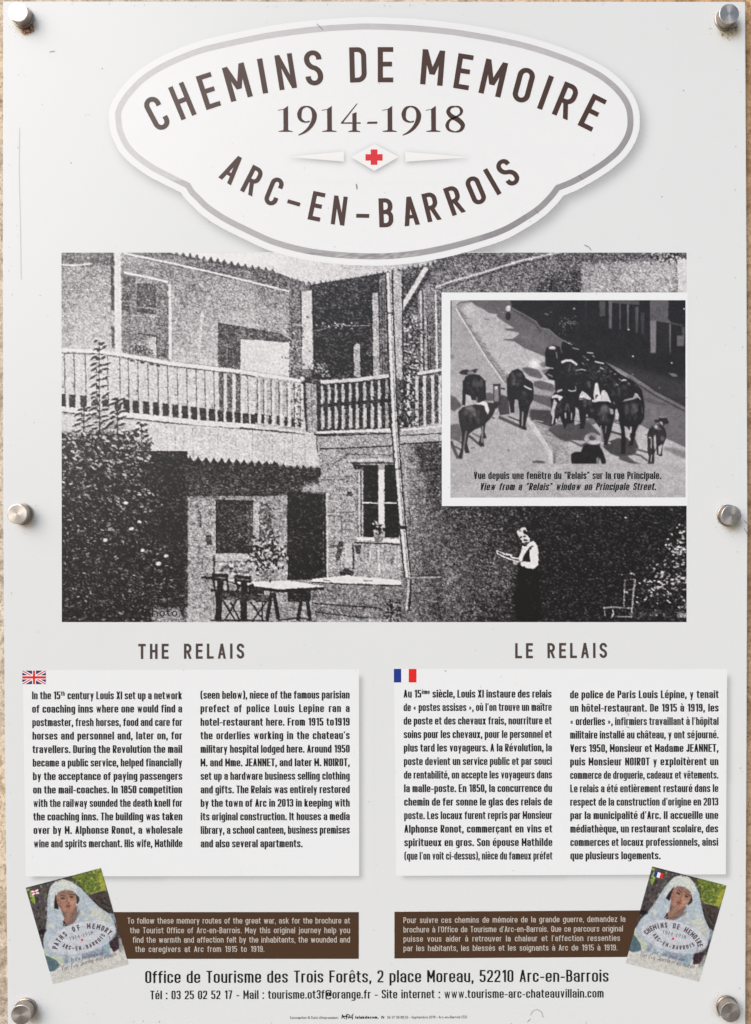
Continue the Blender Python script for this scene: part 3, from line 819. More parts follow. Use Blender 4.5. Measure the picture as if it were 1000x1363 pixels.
    B(); R.fill([(0, 395), (90, 408), (148, 434), (150, 458), (0, 440)], .36); R.fill([(0, 442), (152, 455), (155, 618), (0, 602)], .87)
    # porch
    B(); R.fill([(150, 190), (205, 190), (205, 640), (150, 620)], .46)
    R.fill([(240, 200), (300, 188), (590, 140), (600, 640), (250, 640)], .22); R.fill([(255, 300), (515, 280), (515, 600), (255, 605)], .15, .7, soft=3)
    R.fill([(205, 228), (250, 222), (258, 570), (208, 570)], .83); R.line([(203, 235), (206, 470)], 5, .2); R.line([(257, 225), (262, 560)], 5, .12)
    R.fill([(437, 470), (450, 456), (463, 462), (466, 605), (438, 605)], .68); R.fill([(515, 235), (545, 232), (552, 598), (522, 600)], .70); R.line([(516, 235), (521, 600)], 5, .08)
    R.fill([(550, 160), (588, 150), (594, 600), (556, 600)], .46)
    for x in (560, 572, 582): R.line([(x, 180), (x + 4, 598)], 3, .25)
    R.line([(255, 402), (310, 392), (370, 372), (430, 380), (515, 378)], 3, .6)
    for _ in range(16): R.leaf(rnd.uniform(255, 430), rnd.gauss(380, 8), 9, 6, rnd.uniform(0, 3), .8)
    # right bay
    R.fill([(640, 130), (860, 110), (860, 620), (640, 620)], .42); R.fill([(655, 160), (720, 140), (720, 330), (655, 330)], .32)
    for x, v, w_ in ((733, .72, 9), (752, .62, 10), (772, .3, 6), (800, .82, 9), (815, .5, 6), (742, .2, 4), (762, .2, 4)): R.line([(x, 220), (x + 6, 590)], w_, v)
    R.fill([(752, 200), (795, 190), (798, 330), (755, 350)], .5)
    # capitals foliage, climber
    for _ in range(260):
        R.leaf(rnd.gauss(178, 20), rnd.uniform(330, 640), 12, 7, rnd.uniform(0, 3), rnd.choice([.25, .3, .4, .7, .8]), .7)
    for _ in range(380):
        y = rnd.uniform(335, 830); R.leaf(rnd.gauss(690 + 12 * math.sin(y / 60), 24), y, 14, 9, rnd.uniform(0, 3), rnd.choice([.12, .16, .22, .3, .75, .85]))
    for _ in range(110): R.leaf(rnd.gauss(283, 24), rnd.gauss(572, 18), 11, 7, rnd.uniform(0, 3), rnd.choice([.14, .2, .5, .7]), .8)
    for _ in range(40): R.leaf(rnd.uniform(625, 760), rnd.gauss(350, 8), 10, 6, rnd.uniform(0, 3), rnd.choice([.2, .8]))
    # brace and pipe
    R.line([(770, 128), (655, 316)], 34, .22); R.line([(758, 122), (645, 308)], 21, .86)
    R.fill([(612, 130), (648, 140), (652, 610), (620, 610)], .72); R.line([(652, 160), (656, 600)], 6, .2); R.line([(606, 130), (620, 620)], 6, .2)
    # left balustrade
    A(); R.fill([(40, 500), (300, 515), (1000, 620), (1000, 830), (640, 800), (40, 745)], .82)
    R.fill([(737, 575), (836, 588), (838, 795), (742, 785)], .42)
    def ln(x, pts):
        for (xa, ya), (xb, yb) in zip(pts, pts[1:]):
            if xa <= x <= xb: return ya + (yb - ya) * (x - xa) / (xb - xa)
        return pts[-1][1]
    top = [(40, 487), (200, 492), (300, 505), (520, 545), (830, 582), (1000, 607), (1100, 625)]; bot = [(40, 740), (350, 768), (640, 800), (1000, 826), (1100, 835)]
    xs = [45, 88, 138, 186, 236, 290, 328, 370, 415, 459, 502, 545, 587, 628, 667, 707, 747, 785, 822, 857, 893, 931, 966, 1000, 1034, 1067]
    for i, x in enumerate(xs):
        yt, yb = ln(x, top), ln(x, bot)
        bh = 62 - max(0, x - 640) * .055
        R.fill([(x - 14, yb - bh), (x + 15, yb - bh + 2), (x + 16, yb - 2), (x - 12, yb - 4)], .16, soft=.25)
        xl = x + (21 if i < 24 else 17)
        R.line([(xl - 12, yt + 8), (xl - 10, (yt + yb) / 2), (xl - 9, yb - bh)], 4.5, .36, .9)
        if 740 < x < 835: R.line([(xl, yt + 8), (xl, yb)], 15, .84)
        for _ in range(4):
            yy = rnd.uniform(yt + 30, yb - bh); R.line([(xl - 22, yy), (xl - 12, yy + 2)], 3, .5)
    for x in (355, 400, 440, 470): R.fill([(x - 10, ln(x, top) + 10), (x + 12, ln(x, top) + 12), (x + 9, ln(x, top) + 26), (x - 9, ln(x, top) + 22)], .25)
    R.line([(x, y + 12) for x, y in top], 6, .40); R.line(top, 17, .91); R.line([(x, y - 10) for x, y in top[2:]], 3, .5, .6)
    R.line([(x, y + 8) for x, y in bot], 24, .90); R.line([(x, y + 22) for x, y in bot], 5, .30); R.line([(830, 832), (900, 838), (1000, 846)], 8, .18)
    # centre balustrade
    B(); R.fill([(205, 625), (300, 640), (595, 615), (605, 850), (275, 865), (200, 850)], .17)
    R.fill([(0, 602), (205, 628), (225, 850), (0, 828)], .70)
    for i, x in enumerate((18, 46, 80, 115, 150, 182, 208)):
        R.line([(x - 10, 612 + x * .13), (x - 8, 770 + x * .1)], 4, .3); R.line([(x, 612 + x * .12), (x, 812 + x * .1)], 12, .84)
        R.fill([(x - 20, 765 + x * .12), (x - 6, 765 + x * .12), (x - 6, 806 + x * .12), (x - 20, 804 + x * .12)], .16)
    R.fill([(225, 632), (272, 640), (275, 858), (232, 850)], .60); R.line([(222, 632), (228, 850)], 5, .2); R.line([(248, 640), (252, 850)], 3, .3)
    for _ in range(70): R.leaf(rnd.gauss(185, 14), rnd.uniform(640, 830), 11, 7, rnd.uniform(0, 3), rnd.choice([.2, .3, .8]))
    for x in (297, 327, 357, 388, 420, 450, 483, 517, 549, 581):
        yt = 640 - (x - 297) * .08; k = .74 if x < 560 else .6
        R.line([(x, yt), (x, 838 - (x - 297) * .02)], 10, k); R.line([(x + 1, yt + 25), (x + 2, yt + 70)], 14, k); R.line([(x + 2, yt + 115), (x + 3, 828)], 15, k); R.line([(x, yt + 85), (x + 1, yt + 100)], 17, .15)
    R.line([(200, 612), (300, 628), (450, 618), (595, 600)], 16, .84); R.line([(215, 622), (300, 640), (450, 630), (595, 612)], 5, .15); R.fill([(215, 605), (290, 612), (290, 640), (225, 632)], .22)
    R.fill([(640, 620), (860, 600), (860, 830), (650, 850)], .30)
    for x in (680, 716, 750, 787, 818, 850): R.line([(x, 600), (x + 1, 830)], 13, .80)
    for _ in range(130): R.leaf(rnd.gauss(672, 22), rnd.uniform(620, 830), 15, 10, rnd.uniform(0, 3), rnd.choice([.1, .14, .2, .3, .8]))
    R.line([(718, 592), (840, 570)], 14, .86); R.line([(718, 602), (840, 580)], 4, .2)
    # base beams
    B(); R.line([(0, 830), (120, 840), (260, 862)], 12, .84); R.line([(0, 843), (140, 850), (265, 868)], 5, .2)
    R.line([(272, 852), (600, 838)], 10, .85); R.line([(272, 864), (606, 850)], 6, .15)
    # wall and apron below
    Dd(); R.fill([(0, 12), (270, 30), (285, 180), (0, 152)], .78); R.fill([(270, 32), (830, 0), (830, 1000), (270, 1000)], .64)
    R.fill([(645, 0), (860, -30), (860, 62), (645, 72)], .70); R.line([(645, 32), (860, 20)], 5, .2); R.line([(645, 70), (860, 58)], 7, .12); R.line([(645, 8), (860, -12)], 8, .88)
    R.line([(280, 34), (605, 22)], 6, .12); R.line([(282, 20), (605, 10)], 8, .88); R.line([(285, 90), (400, 88), (605, 78)], 6, .14); R.line([(272, 30), (276, 160)], 5, .35)
    A(); R.fill([(40, 772), (640, 822), (1000, 850), (1100, 1010), (1000, 1010), (380, 970), (40, 990)], .83)
    for x in [470 + 38 * i for i in range(15)]: R.line([(x, 822 + (x - 400) * .04), (x + rnd.uniform(-3, 3), 955 + (x - 400) * .05)], 3, .55, rnd.uniform(.2, .75))
    B(); R.fill([(0, 855), (262, 875), (285, 1000), (0, 975)], .80)
    for x in (40, 75, 130, 165, 220): R.line([(x, 862), (x, 980)], 3, .5, .5)
    # ground floor
    C(); R.fill([(590, 140), (1000, 160), (1200, 180), (1200, 1000), (590, 1000)], .63); R.fill([(40, 100), (600, 100), (600, 870), (40, 870)], .13)
    Dd(); R.fill([(0, 160), (280, 175), (230, 300), (150, 1000), (0, 1000)], .60)
    C(); saw([(385, 118), (520, 125), (700, 135), (1000, 155)], 34, 19, .11, 300); Dd(); saw([(-2, 152), (140, 165), (290, 178)], 30, 17, .12, 215)
    C(); R.fill([(400, 150), (1000, 170), (1190, 190), (1180, 240), (1000, 262), (750, 285), (590, 300), (400, 300)], .17, soft=2.5)
    R.fill([(600, 200), (1100, 210), (1000, 290), (600, 320)], .30, .55, soft=6)
    Dd(); R.fill([(0, 180), (285, 182), (245, 205), (215, 245), (200, 290), (0, 300)], .20, .9, soft=1)
    # stones of the ground floor wall
    C(); R.fill([(570, 300), (598, 300), (600, 860), (575, 860)], .35, .8, soft=1)
    for _ in range(50):
        x, y = rnd.uniform(600, 720), rnd.uniform(320, 780); R.leaf(x, y, rnd.uniform(14, 34), rnd.uniform(8, 18), rnd.choice([0, 1.57]), rnd.choice([.45, .5, .8, .85]), .5)
    R.line([(655, 370), (658, 440)], 8, .3); R.fill([(680, 475), (705, 472), (708, 515), (682, 520)], .3); R.line([(590, 520), (715, 530)], 4, .5)
    R.fill([(720, 316), (890, 322), (888, 555), (720, 552)], .15); R.line([(722, 318), (722, 552)], 4, .8); R.line([(724, 318), (890, 322)], 6, .1)
    R.fill([(735, 330), (862, 335), (862, 540), (735, 540)], .20); R.line([(785, 450), (830, 450), (830, 500)], 3, .45, .7); R.fill([(862, 340), (888, 340), (888, 520), (862, 520)], .3)
    R.fill([(714, 560), (890, 556), (890, 586), (714, 590)], .72); R.line([(714, 592), (890, 590)], 4, .3)
    R.fill([(715, 595), (900, 592), (900, 660), (715, 665)], .66); R.line([(718, 560), (716, 650)], 8, .18)
    for _ in range(22): R.leaf(rnd.uniform(725, 880), rnd.uniform(600, 650), 26, 14, rnd.uniform(-.3, .3), rnd.choice([.35, .4, .88]))
    R.fill([(918, 330), (965, 330), (985, 540), (918, 540)], .45); R.line([(915, 325), (915, 520)], 5, .8); R.fill([(895, 330), (915, 330), (915, 520), (895, 520)], .7)
    for _ in range(120): R.leaf(rnd.gauss(952, 18), rnd.uniform(335, 540), 13, 8, rnd.uniform(0, 3), rnd.choice([.2, .25, .3, .75]))
    # door
    Dd(); R.fill([(142, 280), (312, 284), (316, 672), (140, 672)], .115); R.line([(225, 284), (314, 290)], 7, .4); R.line([(300, 292), (303, 660)], 3, .35); R.line([(318, 288), (320, 660)], 8, .8)
    for _ in range(140): R.leaf(rnd.gauss(50, 45), rnd.gauss(575, 32), 20, 10, rnd.uniform(0, 3), rnd.choice([.1, .12, .18, .2, .8]))
    R.fill([(100, 590), (145, 590), (140, 670), (90, 670)], .66); R.fill([(20, 620), (60, 620), (55, 672), (28, 672)], .5)
    # stone courses, centre
    for x0_, y0_, x1_, y1_ in ((290, 228, 400, 228), (320, 385, 390, 390), (330, 520, 360, 520), (380, 390, 385, 470), (340, 160, 420, 110)): R.line([(x0_, y0_), (x1_, y1_)], 5, .3, .8)
    R.fill([(405, 280), (428, 280), (428, 300), (405, 300)], .25); R.fill([(403, 232), (415, 232), (415, 245), (403, 245)], .3); R.line([(395, 95), (405, 115), (600, 118)], 4, .4)
    for _ in range(60):
        x, y = rnd.uniform(325, 450), rnd.uniform(130, 620); R.leaf(x, y, rnd.uniform(18, 40), rnd.uniform(8, 20), rnd.choice([0, .1, 1.57]), rnd.choice([.5, .55, .78, .82]), .45)
    for row in range(6):
        y = 215 + row * 78; x = 318 + (row % 2) * 22
        while x < 450:
            l = rnd.uniform(38, 62); R.line([(x, y), (x + l, y + rnd.uniform(-3, 3))], 3.5, .36, .75); R.line([(x + l, y), (x + l + 2, y + rnd.uniform(40, 74))], 3, .40, .6); x += l + 4
    C()
    for row in range(6):
        y = 345 + row * 76; x = 600 + (row % 2) * 20
        while x < 705:
            l = rnd.uniform(36, 60); R.line([(x, y), (x + l, y + rnd.uniform(-3, 3))], 3.5, .36, .7); R.line([(x + l, y), (x + l, y + rnd.uniform(40, 72))], 3, .42, .6); x += l + 4
    Dd()
    for row in range(7):
        y = 120 + row * 84; x = 690 + (row % 2) * 34
        while x < 1000:
            l = rnd.uniform(56, 90); R.line([(x, y), (x + l, y + rnd.uniform(-4, 4))], 4, .16, .55); R.line([(x + l, y), (x + l, y + rnd.uniform(50, 80))], 3.5, .18, .45); x += l + 4
    # window of the ground floor
    R.fill([(425, 150), (620, 148), (645, 510), (450, 510)], .60); R.line([(422, 154), (615, 154)], 7, .12); R.line([(425, 140), (615, 138)], 10, .78); R.fill([(430, 158), (480, 160), (478, 182), (440, 182)], .2)
    for x, v in ((452, .5), (460, .85), (468, .4), (475, .8)): R.line([(x, 190), (x + 2, 480)], 5, v)
    for q in ((478, 162, 545, 328), (573, 160, 632, 328), (478, 334, 545, 482), (573, 334, 636, 484)): R.fill([(q[0], q[1]), (q[2], q[1]), (q[2], q[3]), (q[0], q[3])], .09)
    R.fill([(545, 185), (572, 182), (572, 425), (548, 425)], .92); R.line([(572, 180), (572, 480)], 4, .7); R.line([(478, 330), (545, 331)], 6, .88); R.line([(575, 330), (634, 331)], 6, .88)
    R.line([(450, 488), (530, 492)], 15, .92); R.line([(566, 496), (640, 500)], 17, .92); R.line([(440, 506), (640, 514)], 6, .15)
    R.fill([(524, 470), (566, 470), (560, 506), (530, 506)], .55)
    for _ in range(50): R.leaf(rnd.gauss(543, 14), rnd.gauss(442, 14), 14, 9, rnd.uniform(0, 3), rnd.choice([.08, .1, .75]))
    # streaks beneath the sill
    R.fill([(430, 515), (640, 520), (650, 655), (430, 650)], .66)
    for _ in range(40):
        x = rnd.uniform(370, 640); y = rnd.uniform(515, 600); R.line([(x, y), (x + rnd.uniform(-4, 4), y + rnd.uniform(15, 50))], rnd.uniform(3, 8), rnd.choice([.4, .45, .85, .88]), .6)
    R.line([(430, 512), (436, 560), (434, 625)], 8, .18); R.fill([(440, 520), (470, 515), (465, 560), (445, 555)], .25); R.fill([(370, 500), (395, 505), (380, 560), (360, 600), (356, 570)], .3); R.fill([(370, 640), (400, 615), (440, 640), (430, 655), (380, 652)], .25)
    R.fill([(395, 510), (428, 510), (428, 600), (400, 620)], .78); R.line([(545, 540), (550, 640)], 10, .82)
    # bench slab
    R.fill([(248, 690), (680, 690), (672, 845), (248, 845)], .50); R.line([(250, 775), (380, 785), (540, 795), (565, 805)], 6, .15); R.line([(248, 812), (400, 830), (500, 840)], 6, .2)
    R.fill([(250, 668), (400, 652), (672, 676), (668, 694), (400, 688), (262, 684)], .93); R.line([(250, 682), (400, 690), (668, 698)], 6, .15)
    R.line([(300, 672), (330, 676)], 4, .4); R.line([(480, 676), (520, 676)], 4, .5)
    for _ in range(150): R.leaf(rnd.gauss(625, 26), rnd.gauss(815, 26), 14, 9, rnd.uniform(0, 3), rnd.choice([.1, .12, .2, .6]))
    # right part of the wall and the dark yard wall
    R.grad(648, 72, 832, 860, lambda X, Y, p: .60 - .20 * X - .12 * Y + 0 * p)
    R.fill([(690, 72), (860, 62), (860, 345), (790, 330), (720, 120)], .25, .85, soft=2.5)
    for q in (((680, 512), (738, 514), (740, 452)), ((740, 452), (800, 448), (800, 462)), ((690, 655), (860, 650)), ((680, 350), (690, 420), (680, 480)), ((790, 230), (792, 330)), ((700, 540), (860, 545)), ((830, 380), (835, 540))): R.line(list(q), 5, .2, .7)
    for q in (((665, 150), (672, 430)), ((735, 445), (800, 442)), ((690, 662), (860, 658))): R.line(list(q), 6, .8, .6)
    E(); R.fill([(0, 332), (960, 332), (960, 840), (0, 840)], .12)
    R.grad(-100, 332, 330, 840, lambda X, Y, p: np.minimum(.50, .13 + .27 * (1 - X) ** 1.2 * (.35 + .8 * np.sin(np.clip(Y, 0, 1) * 2.7)) ) + 0 * p)
    R.frame(0, 0, 1); R.fill([(560, 674), (640, 674), (655, 700), (600, 760), (560, 740)], .33, .6, soft=8)
    # pipe
    Dd()
    pp = [(606, -270 + 0), (620, -10), (640, 180), (655, 430), (684, 662)]
    R.frame(340, 570, .3); R.line([(592, -690), (604, -350), (618, -10), (632, 180), (652, 430), (676, 662)], 34, .16); R.line([(592, -690), (604, -350), (618, -10), (632, 180), (652, 430), (676, 662)], 21, .87)
    R.line([(597, -690), (609, -350), (623, -10), (637, 180), (657, 430), (680, 662)], 5, .55)
    R.line([(640, 438), (672, 440)], 14, .12); R.line([(622, 182), (650, 182)], 7, .3); R.line([(588, -510), (612, -512)], 6, .2); R.line([(684, 668), (682, 740), (676, 810)], 18, .12); R.line([(680, 668), (677, 740), (670, 810)], 10, .7)
    # ground
    C(); R.fill([(590, 790), (1100, 830), (1100, 900), (590, 900)], .62); R.fill([(470, 795), (600, 790), (760, 830), (740, 870), (470, 870)], .68)
    R.fill([(950, 790), (1160, 800), (1180, 870), (950, 870)], .6)
    # table and trestles
    Dd(); R.fill([(145, 715), (245, 718), (245, 768), (145, 768)], .13)
    R.fill([(-130, 668), (0, 680), (145, 674), (305, 700), (110, 712), (-60, 692)], .93); R.fill([(-130, 674), (-60, 694), (110, 714), (308, 703), (300, 716), (110, 728), (-60, 704)], .12)
    for q in (((72, 728), (52, 848)), ((82, 728), (102, 848)), ((210, 722), (188, 852)), ((225, 718), (242, 852))): R.line(list(q), 17, .12)
    R.line([(100, 850), (200, 840), (245, 850)], 6, .15); R.fill([(-30, 705), (40, 716), (40, 735), (-30, 730)], .16)
    C()
    for q, w_ in ((((662, 660), (712, 664)), 12), (((706, 650), (780, 654)), 16), (((706, 668), (780, 672)), 12), (((806, 656), (882, 664)), 16), (((806, 672), (882, 680)), 12), (((712, 655), (728, 760)), 9),
                  (((772, 660), (782, 730)), 9), (((810, 660), (828, 730)), 10), (((745, 665), (735, 850)), 28), (((850, 680), (848, 850)), 30), (((700, 716), (880, 730)), 10), (((880, 690), (905, 760)), 22),
                  (((755, 760), (810, 850)), 8), (((820, 755), (765, 850)), 8), (((880, 770), (935, 850)), 8), (((950, 765), (890, 850)), 8), (((900, 765), (955, 768)), 8), (((930, 765), (930, 850)), 8),
                  (((790, 770), (830, 850)), 8), (((700, 850), (960, 852)), 8), (((830, 700), (800, 740)), 8)): R.line(list(q), w_, .11)
    R.fill([(740, 720), (960, 740), (960, 765), (740, 760)], .16, .8, soft=1)
    for _ in range(160): R.leaf(rnd.gauss(955, 38), rnd.gauss(570, 36), 20, 9, rnd.uniform(0, 3), rnd.choice([.1, .12, .16, .7, .85]))
    # hedge
    A(); R.fill([(40, 860), (100, 830), (150, 800), (210, 740), (290, 800), (350, 840), (400, 930), (430, 960), (380, 1010), (40, 1010)], .55, .5, soft=2)
    def sprig(x, y0, y1, spread, step):
        R.line([(x, y0), (x + 2, y1)], 4, .25)
        y = y0; step *= 1.45; spread *= 1.2
        while y < y1:
            s_ = spread * (.55 + .45 * min(1, (y - y0) / 120 + .2))
            for sg in (-1, 1):
                l = s_ * rnd.uniform(.75, 1.15); a = -.45 + rnd.uniform(-.25, .25)
                yy = y + rnd.uniform(-6, 6)
                R.leaf(x + sg * l * .55, yy - l * .12, l, 16, (sg * -a) if sg < 0 else a + math.pi, .92, .8)
                R.leaf(x + sg * l * .55, yy - l * .08 + 3, l, 11.5, (sg * -a) if sg < 0 else a + math.pi, .19)
            R.leaf(x + rnd.uniform(-6, 8), y + 8, 26, 15, rnd.uniform(-1, 1), .2)
            y += step * rnd.uniform(.8, 1.2)
    A(); sprig(208, 452, 1000, 40, 22); sprig(288, 700, 1010, 42, 20); sprig(140, 745, 1010, 46, 20); sprig(395, 812, 1010, 40, 22)
    C()
    R.fill([(40, 60), (100, 40), (330, 60), (400, 130), (440, 200), (470, 260), (590, 300), (590, 870), (40, 870)], .13, .92, soft=2)
    edge = lambda y: 410 if y < 230 else (500 if y < 420 else (440 + (y - 420) * .35))
    for _ in range(2600):
        y = rnd.uniform(20, 860); x = rnd.uniform(42, min(585, edge(y) + 20))
        k = max(0, 1 - y / 560); l = rnd.uniform(12, 32) * (.65 + .6 * k)
        if y > 60 or x < 380: R.leaf(x, y, l * 1.2, l * .5, rnd.gauss(.15, .7), rnd.choice([.10, .14, .2]), .9)
        if rnd.random() < .34 + .34 * k: R.leaf(x + 3, y - 4, l, l * .34, rnd.gauss(.1, .6), rnd.uniform(.35, .62 + .3 * k), .9)
    for x, y in ((385, 415), (350, 445), (400, 540), (505, 565), (235, 495), (470, 600), (325, 330)): R.leaf(x, y, 24, 15, rnd.uniform(-.5, .3), .88)
    R.fill([(400, 150), (590, 150), (575, 640), (560, 700), (500, 520), (400, 480), (440, 380), (500, 330), (420, 250)], .11, .75, soft=2.5)
    R.fill([(440, 800), (560, 795), (590, 860), (440, 862)], .62, .85, soft=1.5)
    # the reader
    R.frame(640, 690, .1027)
    R.fill([(500, 600), (740, 630), (760, 900), (790, 1320), (430, 1320), (440, 1000), (480, 760)], .05, soft=.8)
    R.line([(205, 425), (180, 500), (152, 610)], 16, .62, .8); R.fill([(215, 470), (420, 560), (400, 900), (120, 900), (150, 620)], .42, .45, soft=2)
    R.fill([(465, 170), (520, 120), (580, 112), (600, 170), (590, 215), (635, 240), (628, 300), (570, 332), (535, 300), (500, 240), (480, 200)], .86)
    R.fill([(545, 150), (575, 150), (600, 180), (650, 240), (640, 270), (600, 215), (550, 190)], .1); R.line([(490, 160), (520, 150)], 10, .3)
    R.ell(518, 240, 12, 14, .2); R.ell(562, 226, 20, 10, .18); R.ell(575, 280, 30, 12, .3); R.line([(545, 240), (552, 268)], 6, .55); R.ell(590, 318, 30, 12, .3); R.ell(565, 350, 24, 16, .12)
    R.fill([(540, 340), (575, 360), (640, 295), (680, 288), (728, 340), (748, 420), (740, 600), (680, 648), (600, 640), (520, 610), (510, 556), (480, 525), (520, 430)], .92)
    R.fill([(640, 360), (690, 346), (632, 410), (630, 470), (645, 556), (525, 554), (575, 440)], .08); R.line([(505, 560), (640, 562)], 5, .3)
    R.line([(205, 415), (310, 462), (380, 470), (410, 505), (490, 522)], 20, .9); R.line([(205, 450), (320, 500), (430, 545), (500, 560)], 20, .86); R.line([(225, 428), (320, 478)], 7, .1); R.ell(445, 575, 30, 26, .75)
    R.line([(205, 412), (215, 460)], 16, .9)
    # garden chair, shrub
    E()
    for q, w_, v in ((((682, 650), (724, 648)), 5, .5), (((682, 650), (678, 765)), 6, .55), (((726, 648), (718, 720), (710, 812)), 7, .62), (((588, 770), (640, 766), (712, 772)), 6, .6), (((594, 772), (598, 812)), 6, .5), (((632, 775), (630, 812)), 8, .72), (((640, 806), (706, 808)), 5, .6), (((690, 690), (716, 692)), 4, .5)): R.line(list(q), w_, v)
    for cx, cy, rx, ry, n in ((908, 520, 30, 28, 90), (850, 670, 60, 42, 150), (925, 640, 24, 30, 50), (930, 770, 16, 22, 20), (930, 440, 14, 18, 16)):
        for _ in range(n): R.leaf(rnd.gauss(cx, rx), rnd.gauss(cy, ry), rnd.uniform(8, 20), rnd.uniform(4, 9), rnd.uniform(-.8, .8), rnd.choice([.1, .55, .8, .9]), .9)
    R.fill([(908, 795), (950, 793), (950, 812), (908, 812)], .8); R.fill([(700, 812), (700, 785), (950, 770), (950, 812)], .3, .5, soft=2); R.leaf(686, 382, 14, 7, .3, .9)
    # above the inset
    Fq(); R.fill([(0, 12), (960, 12), (960, 175), (0, 175)], .47); R.grad(0, 12, 560, 175, lambda X, Y, p: .43 + .10 * Y * (1 - X) + 0 * p)
    R.fill([(0, 12), (300, 12), (120, 55), (0, 85)], .42); R.line([(0, 150), (60, 128), (200, 88), (320, 50), (420, 28), (500, 10)], 7, .86, .9); R.line([(10, 160), (200, 98), (330, 60), (470, 28)], 5, .22, .7)
    R.fill([(385, 130), (550, 84), (552, 172), (385, 172)], .30, soft=.6); R.fill([(385, 135), (555, 80), (560, 60), (400, 115)], .40, soft=1)
    R.fill([(556, 62), (915, 45), (915, 172), (556, 172)], .64, soft=1.5); R.fill([(700, 90), (915, 80), (915, 172), (700, 172)], .70, .6, soft=4)
    R.fill([(560, 12), (955, 12), (955, 48), (880, 40), (560, 62)], .42, soft=1.5); R.fill([(918, 45), (955, 45), (955, 172), (920, 172)], .84)
    for _ in range(60): R.leaf(rnd.gauss(890, 40), rnd.gauss(32, 12), 12, 7, rnd.uniform(0, 3), rnd.choice([.15, .2, .85]))
    # ---- the coarse screen of the reproduction
    R.a = R.down(2); g = R.a[..., 0]; h, w = g.shape; 
    # ragged edges: the reproduction wandered by about half a dot
    wx = blur(r.randn(h, w), .9); wy = blur(r.randn(h, w), .9); wx *= .24 / wx.std(); wy *= .24 / wy.std()
    yy = np.clip(np.arange(h)[:, None] + wy, 0, h - 1.001); xx = np.clip(np.arange(w)[None, :] + wx, 0, w - 1.001)
    yi = yy.astype(int); xi = xx.astype(int); fy = yy - yi; fx = xx - xi
    g = (g[yi, xi] * (1 - fx) + g[yi, xi + 1] * fx) * (1 - fy) + (g[yi + 1, xi] * (1 - fx) + g[yi + 1, xi + 1] * fx) * fy
    src = np.clip(g + .25 * (g - blur(g, 1.6)), 0, 1)
    fine = blur(r.randn(h, w), .50); fine /= fine.std()
    wide = blur(r.randn(h, w * 2), .62)[:, ::2]; wide = .5 * wide + .25 * np.roll(wide, 1, 1) + .25 * np.roll(wide, -1, 1); wide /= wide.std()
    big = vnoise(h, w, 16, 24, r) - .5; mid = vnoise(h, w, 5, 8, r) - .5
    amp = np.interp(src, [0, .12, .3, .45, .65, .85, .95], [.045, .145, .17, .175, .155, .10, .04])
    g = src + big * .16 * (amp * 3) * .7 + mid * .9 * amp * .6 + (fine * .72 * np.clip(src / .3, .35, 1) + wide * np.where(src < .3, .95, .60)) * amp * .74
    g = .5 + .5 * np.tanh((g - .5) * 2.2) / math.tanh(1.1)
    g = .05 + np.clip(g, 0, 1) * .87
    return tone(g[..., None])
court = sheet('courtyard_photograph', [(82, 336.3), (914, 336.3), (914, 828), (82.5, 828)], paint_court(), .2, sign)
text_line('faint_caption', Font(.12, .62, xh=.66, gap=.10), 'photo.', 193, 820.5, 240, 821, 12, .3, m_black, court)

